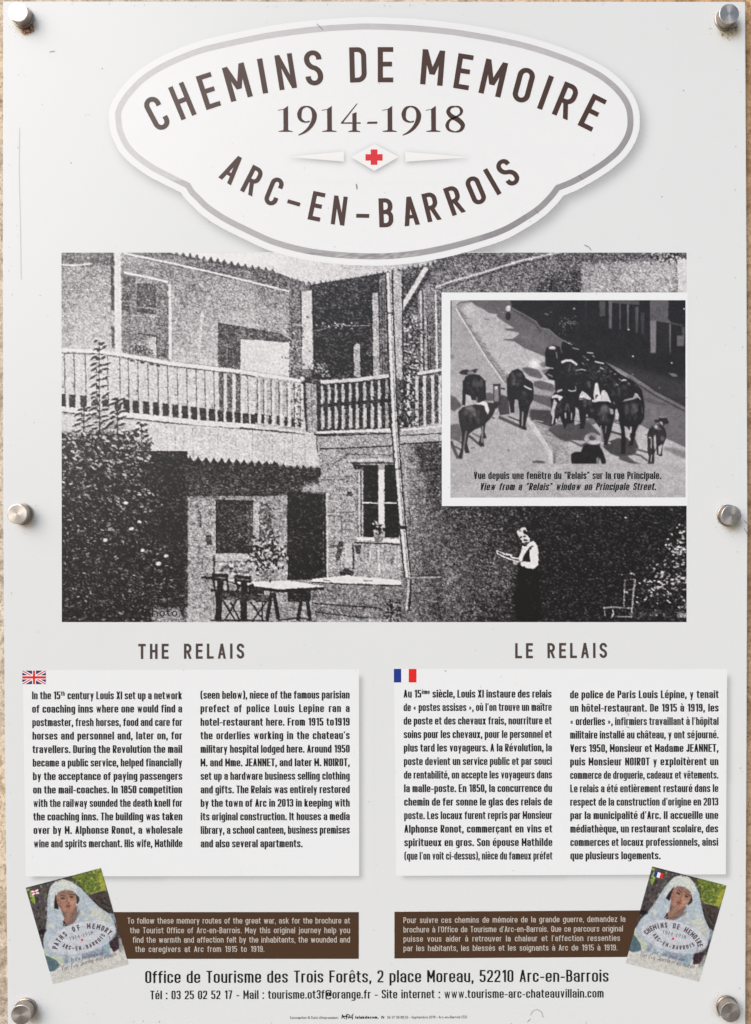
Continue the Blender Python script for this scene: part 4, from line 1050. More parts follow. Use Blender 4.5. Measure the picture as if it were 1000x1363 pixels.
# ================================================================= the inset photograph
b = MB(); b.poly([(588, 389.3), (915.6, 389.3), (915.6, 673.2), (588.3, 673.6)], .3)
inset_frame = b.build('inset_border', m_box, sign)
def paint_inset():
    R = Ras(599, 399, 913, 663, 3, [.70]); rnd = random.Random(9); r = np.random.RandomState(5)
    G = lambda: R.frame(595, 395, .16); H = lambda: R.frame(755, 395, .16); I = lambda: R.frame(595, 500, .16)
    J = lambda: R.frame(700, 500, .11); K = lambda: R.frame(795, 500, .12); Fq = lambda: R.frame(580, 330, .35)
    # pavement left
    G(); R.fill([(20, 20), (70, 90), (160, 245), (215, 335), (320, 500), (400, 610), (500, 770), (500, 1500), (20, 1500)], .63)
    R.grad(20, 20, 500, 900, lambda X, Y, p: p + .05 * Y - .03)
    R.fill([(25, 480), (60, 490), (50, 515), (25, 515)], .45, soft=.6); R.fill([(25, 30), (40, 30), (38, 420), (25, 420)], .3, .8); R.line([(44, 40), (44, 470)], 6, .75, .6)
    R.fill([(75, 75), (95, 50), (200, 40), (120, 110), (170, 200), (260, 340), (370, 500), (500, 660), (500, 760), (400, 610), (215, 330), (160, 240)], .52, .8, soft=.6)
    for i in range(46):
        t = i / 46; x = 120 + t * 380; y = 130 + t * 560; R.leaf(x + rnd.uniform(-15, 15), y, 40, 12, .2, rnd.choice([.35, .42, .62]), .6)
    R.line([(80, 70), (110, 45), (200, 38)], 12, .35); R.line([(72, 95), (160, 240), (215, 330), (320, 500), (400, 610), (490, 745)], 11, .83)
    R.line([(84, 90), (172, 235), (232, 330), (335, 497), (415, 607), (500, 730)], 9, .42, .8)
    R.ell(180, 90, 45, 40, .82, .6, soft=2)
    # shade across the road
    R.fill([(180, 25), (250, 80), (300, 100), (350, 135), (420, 145), (410, 160), (440, 185), (560, 262), (490, 262), (480, 275), (600, 297), (600, 310), (545, 350), (470, 350), (480, 360), (560, 372), (640, 425), (810, 495), (1010, 620), (1010, 25)], .33)
    R.ell(720, 350, 140, 50, .40, .7, rot=.5, soft=4)
    R.line([(310, 185), (355, 190)], 9, .45); R.line([(350, 245), (385, 255)], 6, .5)
    for x, y in ((430, 100), (470, 130), (400, 178)): R.leaf(x, y, 26, 8, .3, .6)
    R.fill([(525, 25), (545, 95), (640, 140), (745, 212), (790, 260), (850, 275), (940, 350), (1010, 380), (1010, 25)], .08)
    R.line([(530, 90), (640, 165), (740, 225), (780, 290)], 26, .22, .8); R.line([(540, 95), (640, 145), (740, 205), (765, 240)], 7, .42); R.line([(770, 255), (850, 272), (900, 320), (950, 355), (1010, 378)], 9, .42)
    R.ell(508, 98, 22, 24, .74, soft=.4); R.ell(508, 160, 22, 36, .1); R.ell(512, 82, 16, 10, .88)
    R.ell(725, 560, 45, 38, .97, .95, soft=2.5)
    R.leaf(830, 145, 50, 12, .3, .4); R.leaf(865, 128, 36, 8, .2, .3)
    for _ in range(30): R.leaf(rnd.gauss(985, 20), rnd.gauss(240, 40), 18, 8, rnd.uniform(0, 3), rnd.choice([.3, .5]))
    # building right
    H(); R.fill([(-10, 20), (1000, 20), (1000, 1000), (740, 800), (320, 545), (-10, 350)], .075)
    R.fill([(690, 25), (845, 25), (840, 180), (870, 220), (690, 200)], .30); R.fill([(340, 25), (600, 25), (600, 66), (440, 55), (340, 45)], .25)
    for x0, y0, x1, y1, v in ((268, 35, 318, 160, .25), (345, 40, 374, 262, .36), (434, 50, 447, 268, .30), (498, 62, 514, 272, .38), (565, 85, 592, 300, .22), (580, 80, 590, 280, .34), (690, 196, 742, 466, .44), (850, 225, 863, 480, .44), (612, 130, 645, 310, .17), (912, 322, 975, 410, .34), (955, 250, 985, 330, .24), (150, 30, 160, 240, .15)):
        R.fill([(x0, y0), (x1, y0), (x1 - 4, y1), (x0 + 4, y1)], v, soft=.35)
    R.fill([(745, 200), (850, 225), (848, 480), (745, 470)], .09); R.line([(690, 195), (750, 190), (860, 215), (960, 240)], 10, .32, .7)
    for x, y in ((512, 273), (58, 98), (975, 100), (548, 495), (870, 550), (768, 757), (545, 645)): R.ell(x, y, 8, 7, .8)
    R.fill([(840, 635), (900, 640), (925, 662), (880, 668)], .42)
    R.fill([(320, 560), (480, 570), (760, 650), (990, 700), (990, 900), (800, 830)], .20, .7, soft=4)
    for _ in range(26): R.leaf(rnd.gauss(25, 25), rnd.gauss(215, 35), 16, 8, rnd.uniform(0, 3), rnd.choice([.3, .4, .5]))
    # road right of the herd
    K(); R.fill([(380, -10), (640, 190), (1000, 385), (1000, 1300), (-900, 1300), (-900, 400)], .36)
    R.ell(720, 420, 230, 110, .40, .7, rot=.5, soft=5); R.fill([(500, 250), (600, 270), (800, 320), (780, 350), (560, 300)], .22, .7, soft=1.5)
    R.fill([(470, 545), (560, 592), (770, 700), (1000, 812), (1000, 1300), (-900, 1300), (-900, 800), (100, 500)], .70)
    R.fill([(-800, 600), (-400, 640), (-300, 900), (-500, 1300), (-900, 1300)], .60)
    H(); R.line([(200, 525), (320, 552), (440, 610), (560, 682), (660, 745), (740, 805)], 15, .47); K(); R.line([(330, -10), (480, 85), (640, 190), (800, 275), (1000, 378)], 20, .40); R.line([(350, 30), (640, 222), (1000, 410)], 16, .14, .8); R.line([(640, 178), (1000, 360)], 6, .5, .6)
    R.fill([(735, 800), (800, 800), (1000, 840), (1000, 940), (860, 880), (740, 820)], .46, soft=1.2)
    # lower left pavement, kerb and cobbles
    I(); R.fill([(20, 60), (560, 60), (880, 640), (882, 740), (20, 740)], .66); R.fill([(25, 160), (70, 180), (125, 250), (60, 300), (25, 280)], .30, soft=.5); R.fill([(25, 410), (95, 400), (125, 470), (110, 545), (25, 530)], .34, soft=.8)
    R.fill([(320, 145), (360, 138), (385, 160), (385, 210), (320, 215)], .32, soft=.5); R.fill([(430, 150), (510, 180), (520, 320), (440, 330), (420, 260)], .20)
    R.fill([(680, 60), (1010, 60), (1010, 760), (885, 760), (880, 640), (670, 345)], .60)
    for _ in range(240):
        t = rnd.random(); y = 300 + t * 440; x = rnd.uniform(690 + (y - 345) * .65, 1010); R.leaf(x, y, rnd.uniform(16, 44), 10, rnd.uniform(-.1, .4), rnd.choice([.36, .42, .5, .74, .78]), .6)
    R.fill([(665, 345), (700, 360), (880, 640), (882, 735), (845, 735), (842, 640), (660, 380)], .78); R.fill([(880, 640), (905, 650), (905, 735), (882, 735)], .42)
    R.fill([(708, 715), (745, 706), (800, 712), (825, 730), (790, 732), (712, 728)], .30); R.ell(508, 622, 8, 9, .38)
    # shadows on the sunlit road
    G(); R.fill([(622, 590), (680, 586), (760, 610), (800, 670), (770, 682), (690, 660), (640, 625)], .33, soft=.5); R.fill([(722, 705), (790, 695), (870, 720), (905, 770), (880, 790), (780, 770), (722, 745)], .33, soft=.5)
    R.fill([(620, 672), (700, 690), (900, 700), (890, 730), (700, 672)], .80); R.fill([(765, 560), (830, 530), (860, 570), (800, 590)], .42, soft=.8); R.fill([(790, 610), (840, 600), (860, 640), (810, 655)], .4)
    I(); R.fill([(712, 155), (800, 165), (900, 180), (900, 300), (860, 265), (720, 210)], .30, soft=.6); R.fill([(690, 280), (870, 290), (880, 400), (860, 440), (700, 380), (685, 330)], .19, soft=.8)
    R.line([(700, 375), (860, 432)], 6, .72); R.line([(720, 372), (800, 385)], 8, .68); R.fill([(840, 450), (900, 430), (1010, 420), (1010, 550), (950, 540)], .27, soft=.8)
    J(); R.fill([(270, 660), (330, 600), (760, 560), (900, 700), (900, 860), (660, 860), (560, 790), (480, 800), (360, 740)], .24, soft=.8); R.fill([(545, 780), (700, 790), (730, 810), (640, 850), (560, 800)], .68); R.line([(540, 790), (680, 860)], 22, .3)
    K(); R.fill([(60, 790), (130, 730), (240, 690), (420, 700), (460, 800), (420, 880), (250, 905), (150, 870)], .20, soft=.5); R.fill([(240, 895), (330, 890), (420, 960), (560, 1000), (600, 1025), (500, 1020), (380, 980), (250, 935)], .26, soft=.4)
    R.line([(420, 815), (560, 855)], 22, .28); R.line([(400, 870), (480, 890), (560, 950)], 20, .3); R.line([(140, 620), (280, 660)], 26, .2); R.fill([(130, 640), (270, 670), (270, 700), (110, 690)], .62); R.line([(170, 510), (250, 540)], 12, .3)
    R.line([(520, 655), (555, 665)], 10, .4)
    I(); R.line([(430, 345), (640, 440)], 26, .24); R.line([(510, 340), (620, 385)], 12, .2); R.line([(180, 500), (290, 590)], 20, .25); R.line([(210, 480), (280, 515)], 12, .3); R.line([(30, 545), (90, 690)], 26, .25); R.line([(40, 580), (120, 620)], 14, .25); R.line([(195, 605), (230, 600)], 10, .3); R.line([(60, 525), (120, 560)], 10, .3)
    BK = .085
    # grey cow group left
    G(); R.fill([(130, 720), (150, 665), (200, 640), (270, 650), (310, 690), (322, 740), (325, 860), (128, 860)], BK); R.fill([(100, 628), (130, 605), (160, 602), (190, 615), (235, 600), (250, 605), (240, 632), (200, 645), (150, 650), (112, 645)], .13)
    R.ell(195, 632, 28, 14, .62, .8, soft=.3); R.line([(120, 606), (165, 600)], 5, .7); R.line([(238, 600), (262, 608)], 5, .15)
    I(); R.fill([(130, 40), (322, 40), (320, 180), (302, 235), (255, 225), (230, 200), (200, 170), (165, 150), (155, 250), (125, 245)], BK); R.fill([(155, 155), (195, 170), (215, 240), (150, 262)], .72); R.ell(230, 55, 24, 40, .22, .8, soft=.8); R.ell(285, 60, 14, 36, .28, .8, soft=.8)
    R.line([(245, 180), (250, 230)], 8, .5)
    R.fill([(382, 70), (445, 66), (448, 240), (420, 260), (385, 220)], .16); R.fill([(393, 95), (425, 92), (430, 215), (392, 215)], .48); R.fill([(392, 90), (420, 88), (420, 112), (394, 114)], .78); R.line([(448, 105), (482, 112)], 14, .15)
    R.fill([(92, 302), (130, 262), (180, 250), (240, 238), (310, 212), (345, 225), (420, 228), (418, 268), (380, 330), (350, 370), (320, 400), (312, 470), (330, 520), (300, 528), (310, 592), (270, 585), (262, 560), (285, 470), (280, 430), (230, 450), (180, 490), (165, 560), (188, 645), (150, 645), (140, 600), (125, 695), (90, 690), (118, 600), (122, 480), (100, 390)], .11)
    R.fill([(235, 240), (300, 212), (332, 222), (352, 290), (340, 325), (318, 290), (310, 250), (280, 242)], .86); R.fill([(140, 268), (200, 250), (245, 290), (240, 350), (190, 300)], .42, .9, soft=.8); R.ell(160, 310, 26, 20, .3, .8, soft=.8)
    R.line([(262, 290), (262, 400)], 10, .3, .8, soft=.5); R.line([(410, 275), (385, 350)], 14, .68); R.line([(372, 345), (395, 358)], 12, .3); R.line([(295, 420), (290, 560)], 14, .55, .8); R.line([(160, 460), (135, 620)], 14, .45, .8); R.line([(95, 690), (120, 695)], 10, .4)
    # pair in the road
    G(); R.fill([(497, 700), (510, 650), (545, 612), (590, 598), (625, 620), (650, 665), (655, 705), (700, 705), (715, 730), (718, 860), (500, 860)], BK)
    R.ell(555, 700, 20, 50, .30, .9, soft=.7); R.ell(600, 650, 24, 24, .22, .8, soft=.8); R.line([(500, 640), (492, 720)], 5, .15)
    I(); R.fill([(495, 20), (655, 20), (715, 62), (722, 140), (718, 200), (690, 250), (668, 345), (660, 455), (635, 450), (622, 430), (600, 432), (602, 300), (588, 195), (562, 195), (560, 310), (530, 312), (512, 200)], BK)
    R.fill([(565, 200), (585, 200), (600, 330), (575, 330)], .62); R.line([(630, 300), (625, 420)], 12, .58); R.line([(668, 350), (655, 430)], 6, .8); R.line([(640, 85), (665, 100), (705, 118)], 12, .82); R.ell(555, 50, 16, 30, .42, .8, soft=.5)
    # the herd
    Fq(); R.fill([(415, 400), (420, 380), (445, 368), (478, 378), (480, 358), (505, 352), (540, 372), (590, 392), (640, 430), (700, 478), (755, 510), (785, 540), (795, 600), (793, 650), (765, 695), (750, 752), (735, 755), (740, 700), (726, 680), (722, 785), (704, 785), (706, 700), (692, 640), (682, 630), (670, 690), (652, 752), (638, 750), (628, 690), (600, 650), (572, 645), (565, 690), (548, 690), (540, 600), (528, 665), (500, 672), (490, 690), (472, 640), (455, 672), (436, 680), (440, 600), (436, 575), (455, 545), (452, 505), (430, 500), (415, 480), (435, 455), (418, 450)], .07, soft=.25)
    for _ in range(110): R.leaf(rnd.uniform(440, 780), 0, 1, 1, 0, .2, 0)
    def hl(x, y, l, w_, rot, v, al=.9): R.leaf(x, y, l, w_, rot, v, al)
    R.ell(443, 380, 13, 7, .80); R.line([(428, 385), (460, 388)], 3, .2); R.line([(458, 395), (462, 420)], 4, .5); R.line([(472, 372), (480, 400)], 3, .4)
    R.line([(478, 436), (495, 428), (515, 428), (538, 445)], 9, .84); R.line([(512, 440), (505, 470)], 6, .3, .8); R.line([(532, 466), (555, 462), (572, 466)], 3.5, .85); R.line([(415, 455), (448, 458)], 4, .75); R.line([(425, 480), (445, 490)], 4, .6)
    R.line([(575, 398), (600, 400)], 3.5, .85); R.line([(520, 380), (545, 386)], 4, .6); R.line([(490, 355), (520, 368)], 4, .5); R.line([(560, 410), (572, 420)], 4, .4); R.line([(605, 432), (640, 440)], 5, .85); R.line([(625, 455), (640, 462)], 4, .75)
    for x, y in ((507, 362), (600, 412), (578, 425), (640, 485), (655, 490), (682, 480), (700, 500), (714, 505), (690, 520), (735, 515), (620, 470), (560, 440), (665, 470)): hl(x, y, rnd.uniform(8, 16), 4, rnd.uniform(-.8, .8), rnd.uniform(.5, .85))
    for _ in range(46): hl(rnd.gauss(610, 70), rnd.gauss(500, 30), rnd.uniform(6, 14), 3, rnd.uniform(-1, 1.4), rnd.uniform(.2, .45), .8)
    R.fill([(600, 560), (606, 515), (616, 512), (626, 560), (650, 548), (668, 590), (640, 578), (605, 588)], .86); R.fill([(608, 540), (618, 560), (608, 575)], .1)
    J()
    R.fill([(310, 280), (320, 245), (370, 228), (430, 250), (450, 260), (405, 310), (385, 270), (340, 270)], .84); R.line([(375, 200), (440, 170)], 22, .72); R.line([(385, 175), (440, 180)], 7, .8)
    R.fill([(340, 280), (378, 330), (350, 420), (345, 500), (325, 590), (312, 590), (320, 500), (300, 450), (320, 380)], .74); R.line([(370, 520), (370, 570)], 16, .78); R.line([(510, 175), (550, 190), (605, 180)], 13, .8); R.line([(600, 130), (606, 175)], 8, .7)
    R.fill([(650, 240), (680, 185), (730, 215), (790, 275), (780, 300), (700, 270), (645, 275)], .80); R.line([(640, 290), (700, 285)], 10, .6); R.ell(715, 330, 20, 55, .30, .9, soft=.8); R.line([(500, 340), (480, 420)], 26, .28, .9, soft=.4); R.line([(478, 450), (480, 520)], 16, .75); R.line([(515, 350), (525, 440)], 10, .3)
    R.fill([(600, 380), (640, 420), (655, 560), (590, 590), (585, 540), (600, 470)], .70); R.line([(590, 545), (655, 560)], 8, .2); R.line([(590, 595), (660, 570)], 9, .8); R.line([(552, 450), (550, 540)], 12, .72); R.line([(740, 470), (738, 500)], 18, .7); R.line([(725, 530), (760, 528)], 10, .6)
    R.fill([(850, 90), (870, 140), (890, 230), (820, 240)], .84); R.fill([(920, 180), (960, 180), (1000, 280), (1000, 305), (890, 300)], .80); R.fill([(800, 290), (860, 300), (850, 325), (800, 320)], .75); R.ell(765, 110, 16, 40, .32, .9, soft=.7)
    R.ell(955, 420, 50, 70, .34, .85, soft=1); R.line([(870, 480), (930, 430)], 8, .5); R.line([(905, 610), (910, 700)], 14, .62); R.line([(940, 490), (935, 550)], 10, .4); R.line([(940, 770), (940, 830)], 12, .6)
    K()
    R.fill([(0, 285), (60, 240), (75, 165), (95, 240), (130, 285)], .80); R.fill([(130, 360), (175, 375), (182, 430), (150, 430)], .70, .9, soft=.3); R.ell(80, 380, 38, 52, .34, .9, soft=.8); R.line([(70, 440), (65, 500)], 16, .35); R.line([(100, 560), (90, 640)], 10, .5)
    R.fill([(200, 380), (220, 365), (242, 440), (235, 490), (200, 485)], .78); R.fill([(45, 600), (60, 600), (75, 740), (50, 740)], .4)
    R.fill([(280, 290), (310, 265), (400, 245), (420, 195), (445, 200), (485, 270), (450, 245), (410, 262), (340, 280)], .66, .9); R.line([(415, 200), (450, 218), (482, 270)], 9, .8)
    R.ell(325, 370, 20, 70, .26, .9, soft=1); R.ell(410, 370, 36, 60, .32, .9, soft=1); R.ell(435, 385, 18, 20, .45, .8, soft=.8); R.line([(498, 350), (500, 420)], 10, .4, .8, soft=.4)
    R.fill([(420, 650), (470, 590), (472, 540), (455, 560), (430, 620)], .62); R.fill([(365, 570), (385, 570), (380, 640), (360, 640)], .72); R.fill([(300, 560), (325, 570), (330, 650), (315, 690)], .66); R.fill([(345, 695), (370, 690), (368, 725), (350, 720)], .7); R.line([(120, 745), (150, 755)], 18, .7); R.line([(265, 60), (300, 45), (325, 55)], 14, .82); R.line([(340, 90), (365, 110)], 14, .3); R.line([(185, 115), (230, 95)], 8, .4); R.line([(180, 290), (195, 320)], 8, .5)
    # calf
    R.fill([(556, 650), (575, 600), (620, 555), (680, 545), (735, 565), (765, 620), (768, 690), (745, 750), (725, 790), (722, 895), (700, 900), (665, 880), (655, 810), (635, 870), (630, 1020), (555, 1015), (575, 900), (560, 860)], .11)
    R.fill([(628, 495), (680, 490), (695, 462), (765, 464), (795, 512), (790, 540), (760, 540), (735, 560), (700, 560), (685, 520), (645, 525)], .10); R.line([(690, 464), (765, 466)], 9, .62)
    R.fill([(622, 568), (650, 548), (690, 570), (712, 605), (670, 600), (640, 585)], .86); R.fill([(690, 515), (720, 515), (730, 550), (715, 550)], .78); R.fill([(628, 670), (650, 660), (656, 800), (640, 830), (628, 760)], .72); R.fill([(595, 700), (610, 700), (605, 820), (592, 800)], .62)
    R.fill([(680, 790), (725, 760), (705, 870), (680, 880)], .72); R.ell(725, 700, 22, 28, .34, .9, soft=.6); R.line([(605, 880), (595, 960)], 12, .62); R.ell(586, 690, 14, 7, .85); R.line([(572, 830), (600, 840)], 22, .15)
    Fq()
    for cx, cy, rx, ry, n in ((145, 520, 30, 34, 26), (140, 640, 36, 30, 30), (305, 500, 22, 26, 20), (345, 570, 18, 28, 18), (640, 640, 30, 34, 30), (750, 620, 30, 40, 34), (840, 700, 20, 26, 16), (465, 610, 14, 24, 10), (580, 600, 18, 26, 14), (520, 470, 40, 30, 26), (620, 470, 60, 34, 34), (700, 540, 40, 30, 24)):
        for _ in range(n): R.ell(cx + rnd.uniform(-rx, rx) * .8, cy + rnd.uniform(-ry, ry) * .8, rnd.uniform(3, 8), rnd.uniform(4, 12), rnd.choice([.05, .08, .16, .22, .30]), rnd.uniform(.25, .55), rot=rnd.uniform(-.6, .6), soft=.5, n=8)
    # man with straw hat
    Fq(); R.fill([(514, 785), (530, 776), (552, 776), (562, 752), (585, 745), (622, 752), (636, 775), (648, 812), (645, 830), (632, 826), (624, 800), (620, 830), (518, 828), (514, 806)], .06, soft=.2)
    R.ell(598, 728, 34, 22, .62, rot=.1, n=20, soft=.2); R.ell(596, 716, 18, 14, .50, soft=.3); R.fill([(582, 722), (592, 712), (612, 728), (600, 734), (585, 732)], .18, .8, soft=.4); R.ell(604, 740, 22, 7, .80, .8, soft=.4); R.fill([(610, 800), (620, 796), (624, 826), (612, 828)], .45, .9)
    # strip under the caption
    R.fill([(50, 822), (960, 822), (960, 970), (50, 970)], .665, .97, soft=.3)
    R.ell(420, 845, 60, 10, .72, .6, soft=3)
    g = R.a[..., 0]; h, w = g.shape
    g = blur(g, 1.35); g = np.clip(g, 0, 1) ** .94
    nn = blur(r.randn(h, w), 1.0) * .13 + (vnoise(h, w, 3.4, 3.4, r) - .5) * .12 + (vnoise(h, w, 8, 9, r) - .5) * .08 + (vnoise(h, w, 22, 30, r) - .5) * .07
    g = g + nn * np.clip(.25 + g * .9, 0, .9)
    g = .065 + np.clip(g, 0, 1) * .92
    R.a = g[..., None]
    R.h, R.w = h, w
    # three samples per unit -> 1.5
    return tone(R.down(2))
sheet('inset_photograph', [(599.7, 399.6), (912.6, 399.6), (912.6, 662), (599.7, 662.3)], paint_inset(), .4, inset_frame)
F_C = Font(.20, .47, xh=.78, gap=.055, space=.20, r=.26, n=3, th=.12); F_CI = Font(.20, .47, xh=.78, gap=.055, space=.20, r=.26, n=3, th=.12, slant=.2)
text_line('caption_line', F_C, 'Vue depuis une fenêtre du "Relais" sur la rue Principale.', 630.8, 637.8, 880.3, 637.6, 9.8, .5, m_black, inset_frame)
text_line('caption_line', F_CI, 'View from a "Relais" window on Principale Street.', 638.6, 652.6, 873.3, 652.4, 9.8, .5, m_black, inset_frame)

# ================================================================= headings, text boxes
F_H = Font(.165, .50, gap=.26, space=.42, n=5)
text_line('heading', F_H, 'THE RELAIS', 184.3, 877.2, 325.3, 876.7, 20.2, .2, m_head, sign)
text_line('heading', F_H, 'LE RELAIS', 685.9, 876.3, 808.3, 875.8, 20.2, .2, m_head, sign)
BOX_L = [(30.5, 892), (478, 890.8), (478.3, 1166), (34.5, 1166.5)]; BOX_R = [(524.6, 890.3), (968, 890.6), (966.3, 1163.8), (527.4, 1165.8)]
F_B = Font(.212, .50, xh=.77, gap=.065, space=.20, r=.26, n=3, th=.125)
EN1 = ["In the 15th century Louis XI set up a network", "of coaching inns where one would find a", "postmaster, fresh horses, food and care for", "horses and personnel and, later on, for", "travellers. During the Revolution the mail",
       "became a public service, helped financially", "by the acceptance of paying passengers", "on the mail-coaches. In 1850 competition", "with the railway sounded the death knell for", "the coaching inns. The building was taken", "over by M. Alphonse Ronot, a wholesale", "wine and spirits merchant. His wife, Mathilde"]
EN2 = ["(seen below), niece of the famous parisian", "prefect of police Louis Lepine ran a", "hotel-restaurant here. From 1915 to1919", "the orderlies working in the chateau's", "military hospital lodged here. Around 1950", "M. and Mme. JEANNET, and later M. NOIROT,",
       "set up a hardware business selling clothing", "and gifts. The Relais was entirely restored", "by the town of Arc in 2013 in keeping with", "its original construction. It houses a media", "library, a school canteen, business premises", "and also several apartments."]
FR1 = ["Au 15ème siècle, Louis XI instaure des relais", "de « postes assises », où l'on trouve un maître", "de poste et des chevaux frais, nourriture et", "soins pour les chevaux, pour le personnel et", "plus tard les voyageurs. A la Révolution, la", "poste devient un service public et par souci",
       "de rentabilité, on accepte les voyageurs dans", "la malle-poste. En 1850, la concurrence du", "chemin de fer sonne le glas des relais de", "poste. Les locaux furent repris par Monsieur", "Alphonse Ronot, commerçant en vins et", "spiritueux en gros. Son épouse Mathilde", "(que l'on voit ci-dessus), nièce du fameux préfet"]
FR2 = ["de police de Paris Louis Lépine, y tenait", "un hôtel-restaurant. De 1915 à 1919, les", "« orderlies », infirmiers travaillant à l'hôpital", "militaire installé au château, y ont séjourné.", "Vers 1950, Monsieur et Madame JEANNET,", "puis Monsieur NOIROT y exploitèrent un", "commerce de droguerie, cadeaux et vêtements.",
       "Le relais a été entièrement restauré dans le", "respect de la construction d'origine en 2013", "par la municipalité d'Arc. Il accueille une", "médiathèque, un restaurant scolaire, des", "commerces et locaux professionnels, ainsi", "que plusieurs logements."]
ACC['SUP'] = ('e', '')
def body_line(text, x0, y0, x1, y1, parent, justify=True):
    sup = {'15th': ('15', 'th'), '15ème': ('15', 'ème')}
    for key, (a, b_) in sup.items():
        if key in text:
            # the ordinal is set small and raised
            i = text.index(key); pre = text[:i + 2]; post = text[i + len(key):]
            mb = MB(); cap = 10.4; f = F_B
            sw = sum(f.adv(c) * .58 + .04 for c in b_)
            full = pre + '\x00' + post
            adv = [sw if c == '\x00' else f.adv(c) for c in full]; nat = sum(adv) + f.gap * (len(full) - 1); W = (x1 - x0) / cap
            k = min(1, W / nat); extra = max(0, W - nat); wts = [6.0 if c == ' ' else 1.0 for c in full]; tot = sum(wts[:-1]); x = 0
            for c, ad, wt in zip(full, adv, wts):
                seq = [(c, 1.0, 0.0, 0.0)] if c != '\x00' else []
                if c == '\x00':
                    q = 0
                    for cc in b_: seq.append((cc, .58, .46, q)); q += f.adv(cc) * .58 + .04
                for cc, sc_, up, dx in seq:
                    if cc == ' ': continue
                    for vs, fs in f.strokes(cc):
                        mb.k += 1; mb.add([(x0 + (x + dx + px * sc_) * k * cap, y0 - (up + py * sc_) * cap) for px, py in vs], fs, .3 + (mb.k % 7) * .006)
                x += ad + f.gap + (extra * wt / tot) / k
            return mb.build('text_line', m_black, parent)
    return text_line('text_line', F_B, text, x0, y0, x1, y1, 10.4, .3, m_black, parent)
def text_box(quad, cols):
    b = MB(); b.poly(quad, .2); bx = b.build('text_box', m_box, sign)
    x0 = min(p[0] for p in quad) - 6; x1 = max(p[0] for p in quad) + 20; y0 = min(p[1] for p in quad) - 4; y1 = max(p[1] for p in quad) + 20
    ins = [(quad[0][0] + 5, quad[0][1] + 8), (quad[1][0], quad[1][1] + 6), (quad[2][0], quad[2][1]), (quad[3][0] + 5, quad[3][1])]
    shade_sheet('printed_shadow', (x0, y0, x1, y1), lambda R: R.fill(ins, 1.0), (4, 4), 3.0, .40, PANEL_C, .1, bx, 1.0)
    for lines, xa, xb, ya, yb, last in cols:
        n = len(lines)
        for i, tx in enumerate(lines):
            t = i / (n - 1); y = ya + (yb - ya) * t; l = xa[0] + (xa[1] - xa[0]) * t; r_ = xb[0] + (xb[1] - xb[0]) * t
            if i == n - 1 and last: r_ = last
            body_line(tx, l, y, r_, y - (r_ - l) * .002, bx)
    return bx
text_box(BOX_L, [(EN1, (42.8, 45), (242.6, 243), 930.8, 1128, None), (EN2, (267, 267.4), (465.6, 465.8), 930.2, 1128, 403)])
text_box(BOX_R, [(FR1, (537.3, 538.4), (734.4, 735.4), 928.6, 1144.4, None), (FR2, (758.9, 759.3), (956.8, 956), 929.6, 1144, 879.5)])

# ---- flags
def flag(name, base, mat, bits):
    b = MB(); b.poly(base, .4); f = b.build(name, mat, sign)
    for nm, q, m, d in bits:
        b = MB()
        for k, poly_ in enumerate(q): b.poly(poly_, d + k * .008)
        b.build(nm, m, f)
rect = lambda a, b_, c, e: [(a, b_), (c, b_), (c, e), (a, e)]
def uk(x0, y0, x1, y1):
    w, h = x1 - x0, y1 - y0; cx, cy = (x0 + x1) / 2, (y0 + y1) / 2
    def diag(wd):
        s_ = wd; return [[(x0, y0), (x0 + s_, y0), (x1, y1 - s_ * h / w), (x1, y1), (x1 - s_, y1), (x0, y0 + s_ * h / w)],
                         [(x1, y0), (x1 - s_, y0), (x0, y1 - s_ * h / w), (x0, y1), (x0 + s_, y1), (x1, y0 + s_ * h / w)]]
    return [('white_saltire', diag(w * .13), m_flagwhite, .45), ('red_saltire', diag(w * .045), m_flagred, .5),
            ('white_cross', [rect(cx - w * .085, y0, cx + w * .085, y1), rect(x0, cy - h * .15, x1, cy + h * .15)], m_flagwhite, .55),
            ('red_cross', [rect(cx - w * .045, y0, cx + w * .045, y1), rect(x0, cy - h * .085, x1, cy + h * .085)], m_flagred, .6)]
flag('british_flag', rect(30, 892.6, 61.2, 910.6), m_navy, uk(30, 892.6, 61.2, 910.6))
flag('french_flag', rect(524.4, 890.3, 554.5, 908.3), m_flagwhite, [('blue_stripe', [rect(524.4, 890.3, 534.2, 908.3)], m_blue, .45), ('red_stripe', [rect(544.2, 890.3, 554.5, 908.3)], m_flagred, .45)])

# ---- brown banners
F_S = Font(.13, .49, xh=.76, gap=.12, space=.30, r=.2, n=2, th=.105)
def banner(quad, lines):
    b = MB(); b.poly(quad, .2); o = b.build('brown_banner', m_banner, sign)
    for tx, x0, y0, x1, y1 in lines: text_line('text_line', F_S, tx, x0, y0, x1, y1, 7.9, .3, m_bantext, o)
banner([(140, 1214), (477.8, 1214), (477.8, 1276.3), (140, 1276.3)],
       [("To follow these memory routes of the great war, ask for the brochure at", 170, 1229.4, 466, 1229.2), ("the Tourist Office of Arc-en-Barrois. May this original journey help you", 173.4, 1242.2, 466, 1242),
        ("find the warmth and affection felt by the inhabitants, the wounded and", 177, 1254.8, 466, 1254.5), ("the caregivers at Arc from 1915 to 1919.", 180.4, 1267.2, 352, 1267)])
banner([(525.2, 1213.6), (870, 1211.6), (870, 1273.6), (525.2, 1275.8)],
       [("Pour suivre ces chemins de mémoire de la grande guerre, demandez la", 537.3, 1228.7, 832.4, 1227), ("brochure à l'Office de Tourisme d'Arc-en-Barrois. Que ce parcours original", 537.3, 1241.2, 829.3, 1239.8),
        ("puisse vous aider à retrouver la chaleur et l'affection ressenties", 537.3, 1253.6, 825.5, 1252.3), ("par les habitants, les blessés et les soignants à Arc de 1915 à 1919.", 537.3, 1266, 822, 1265)])

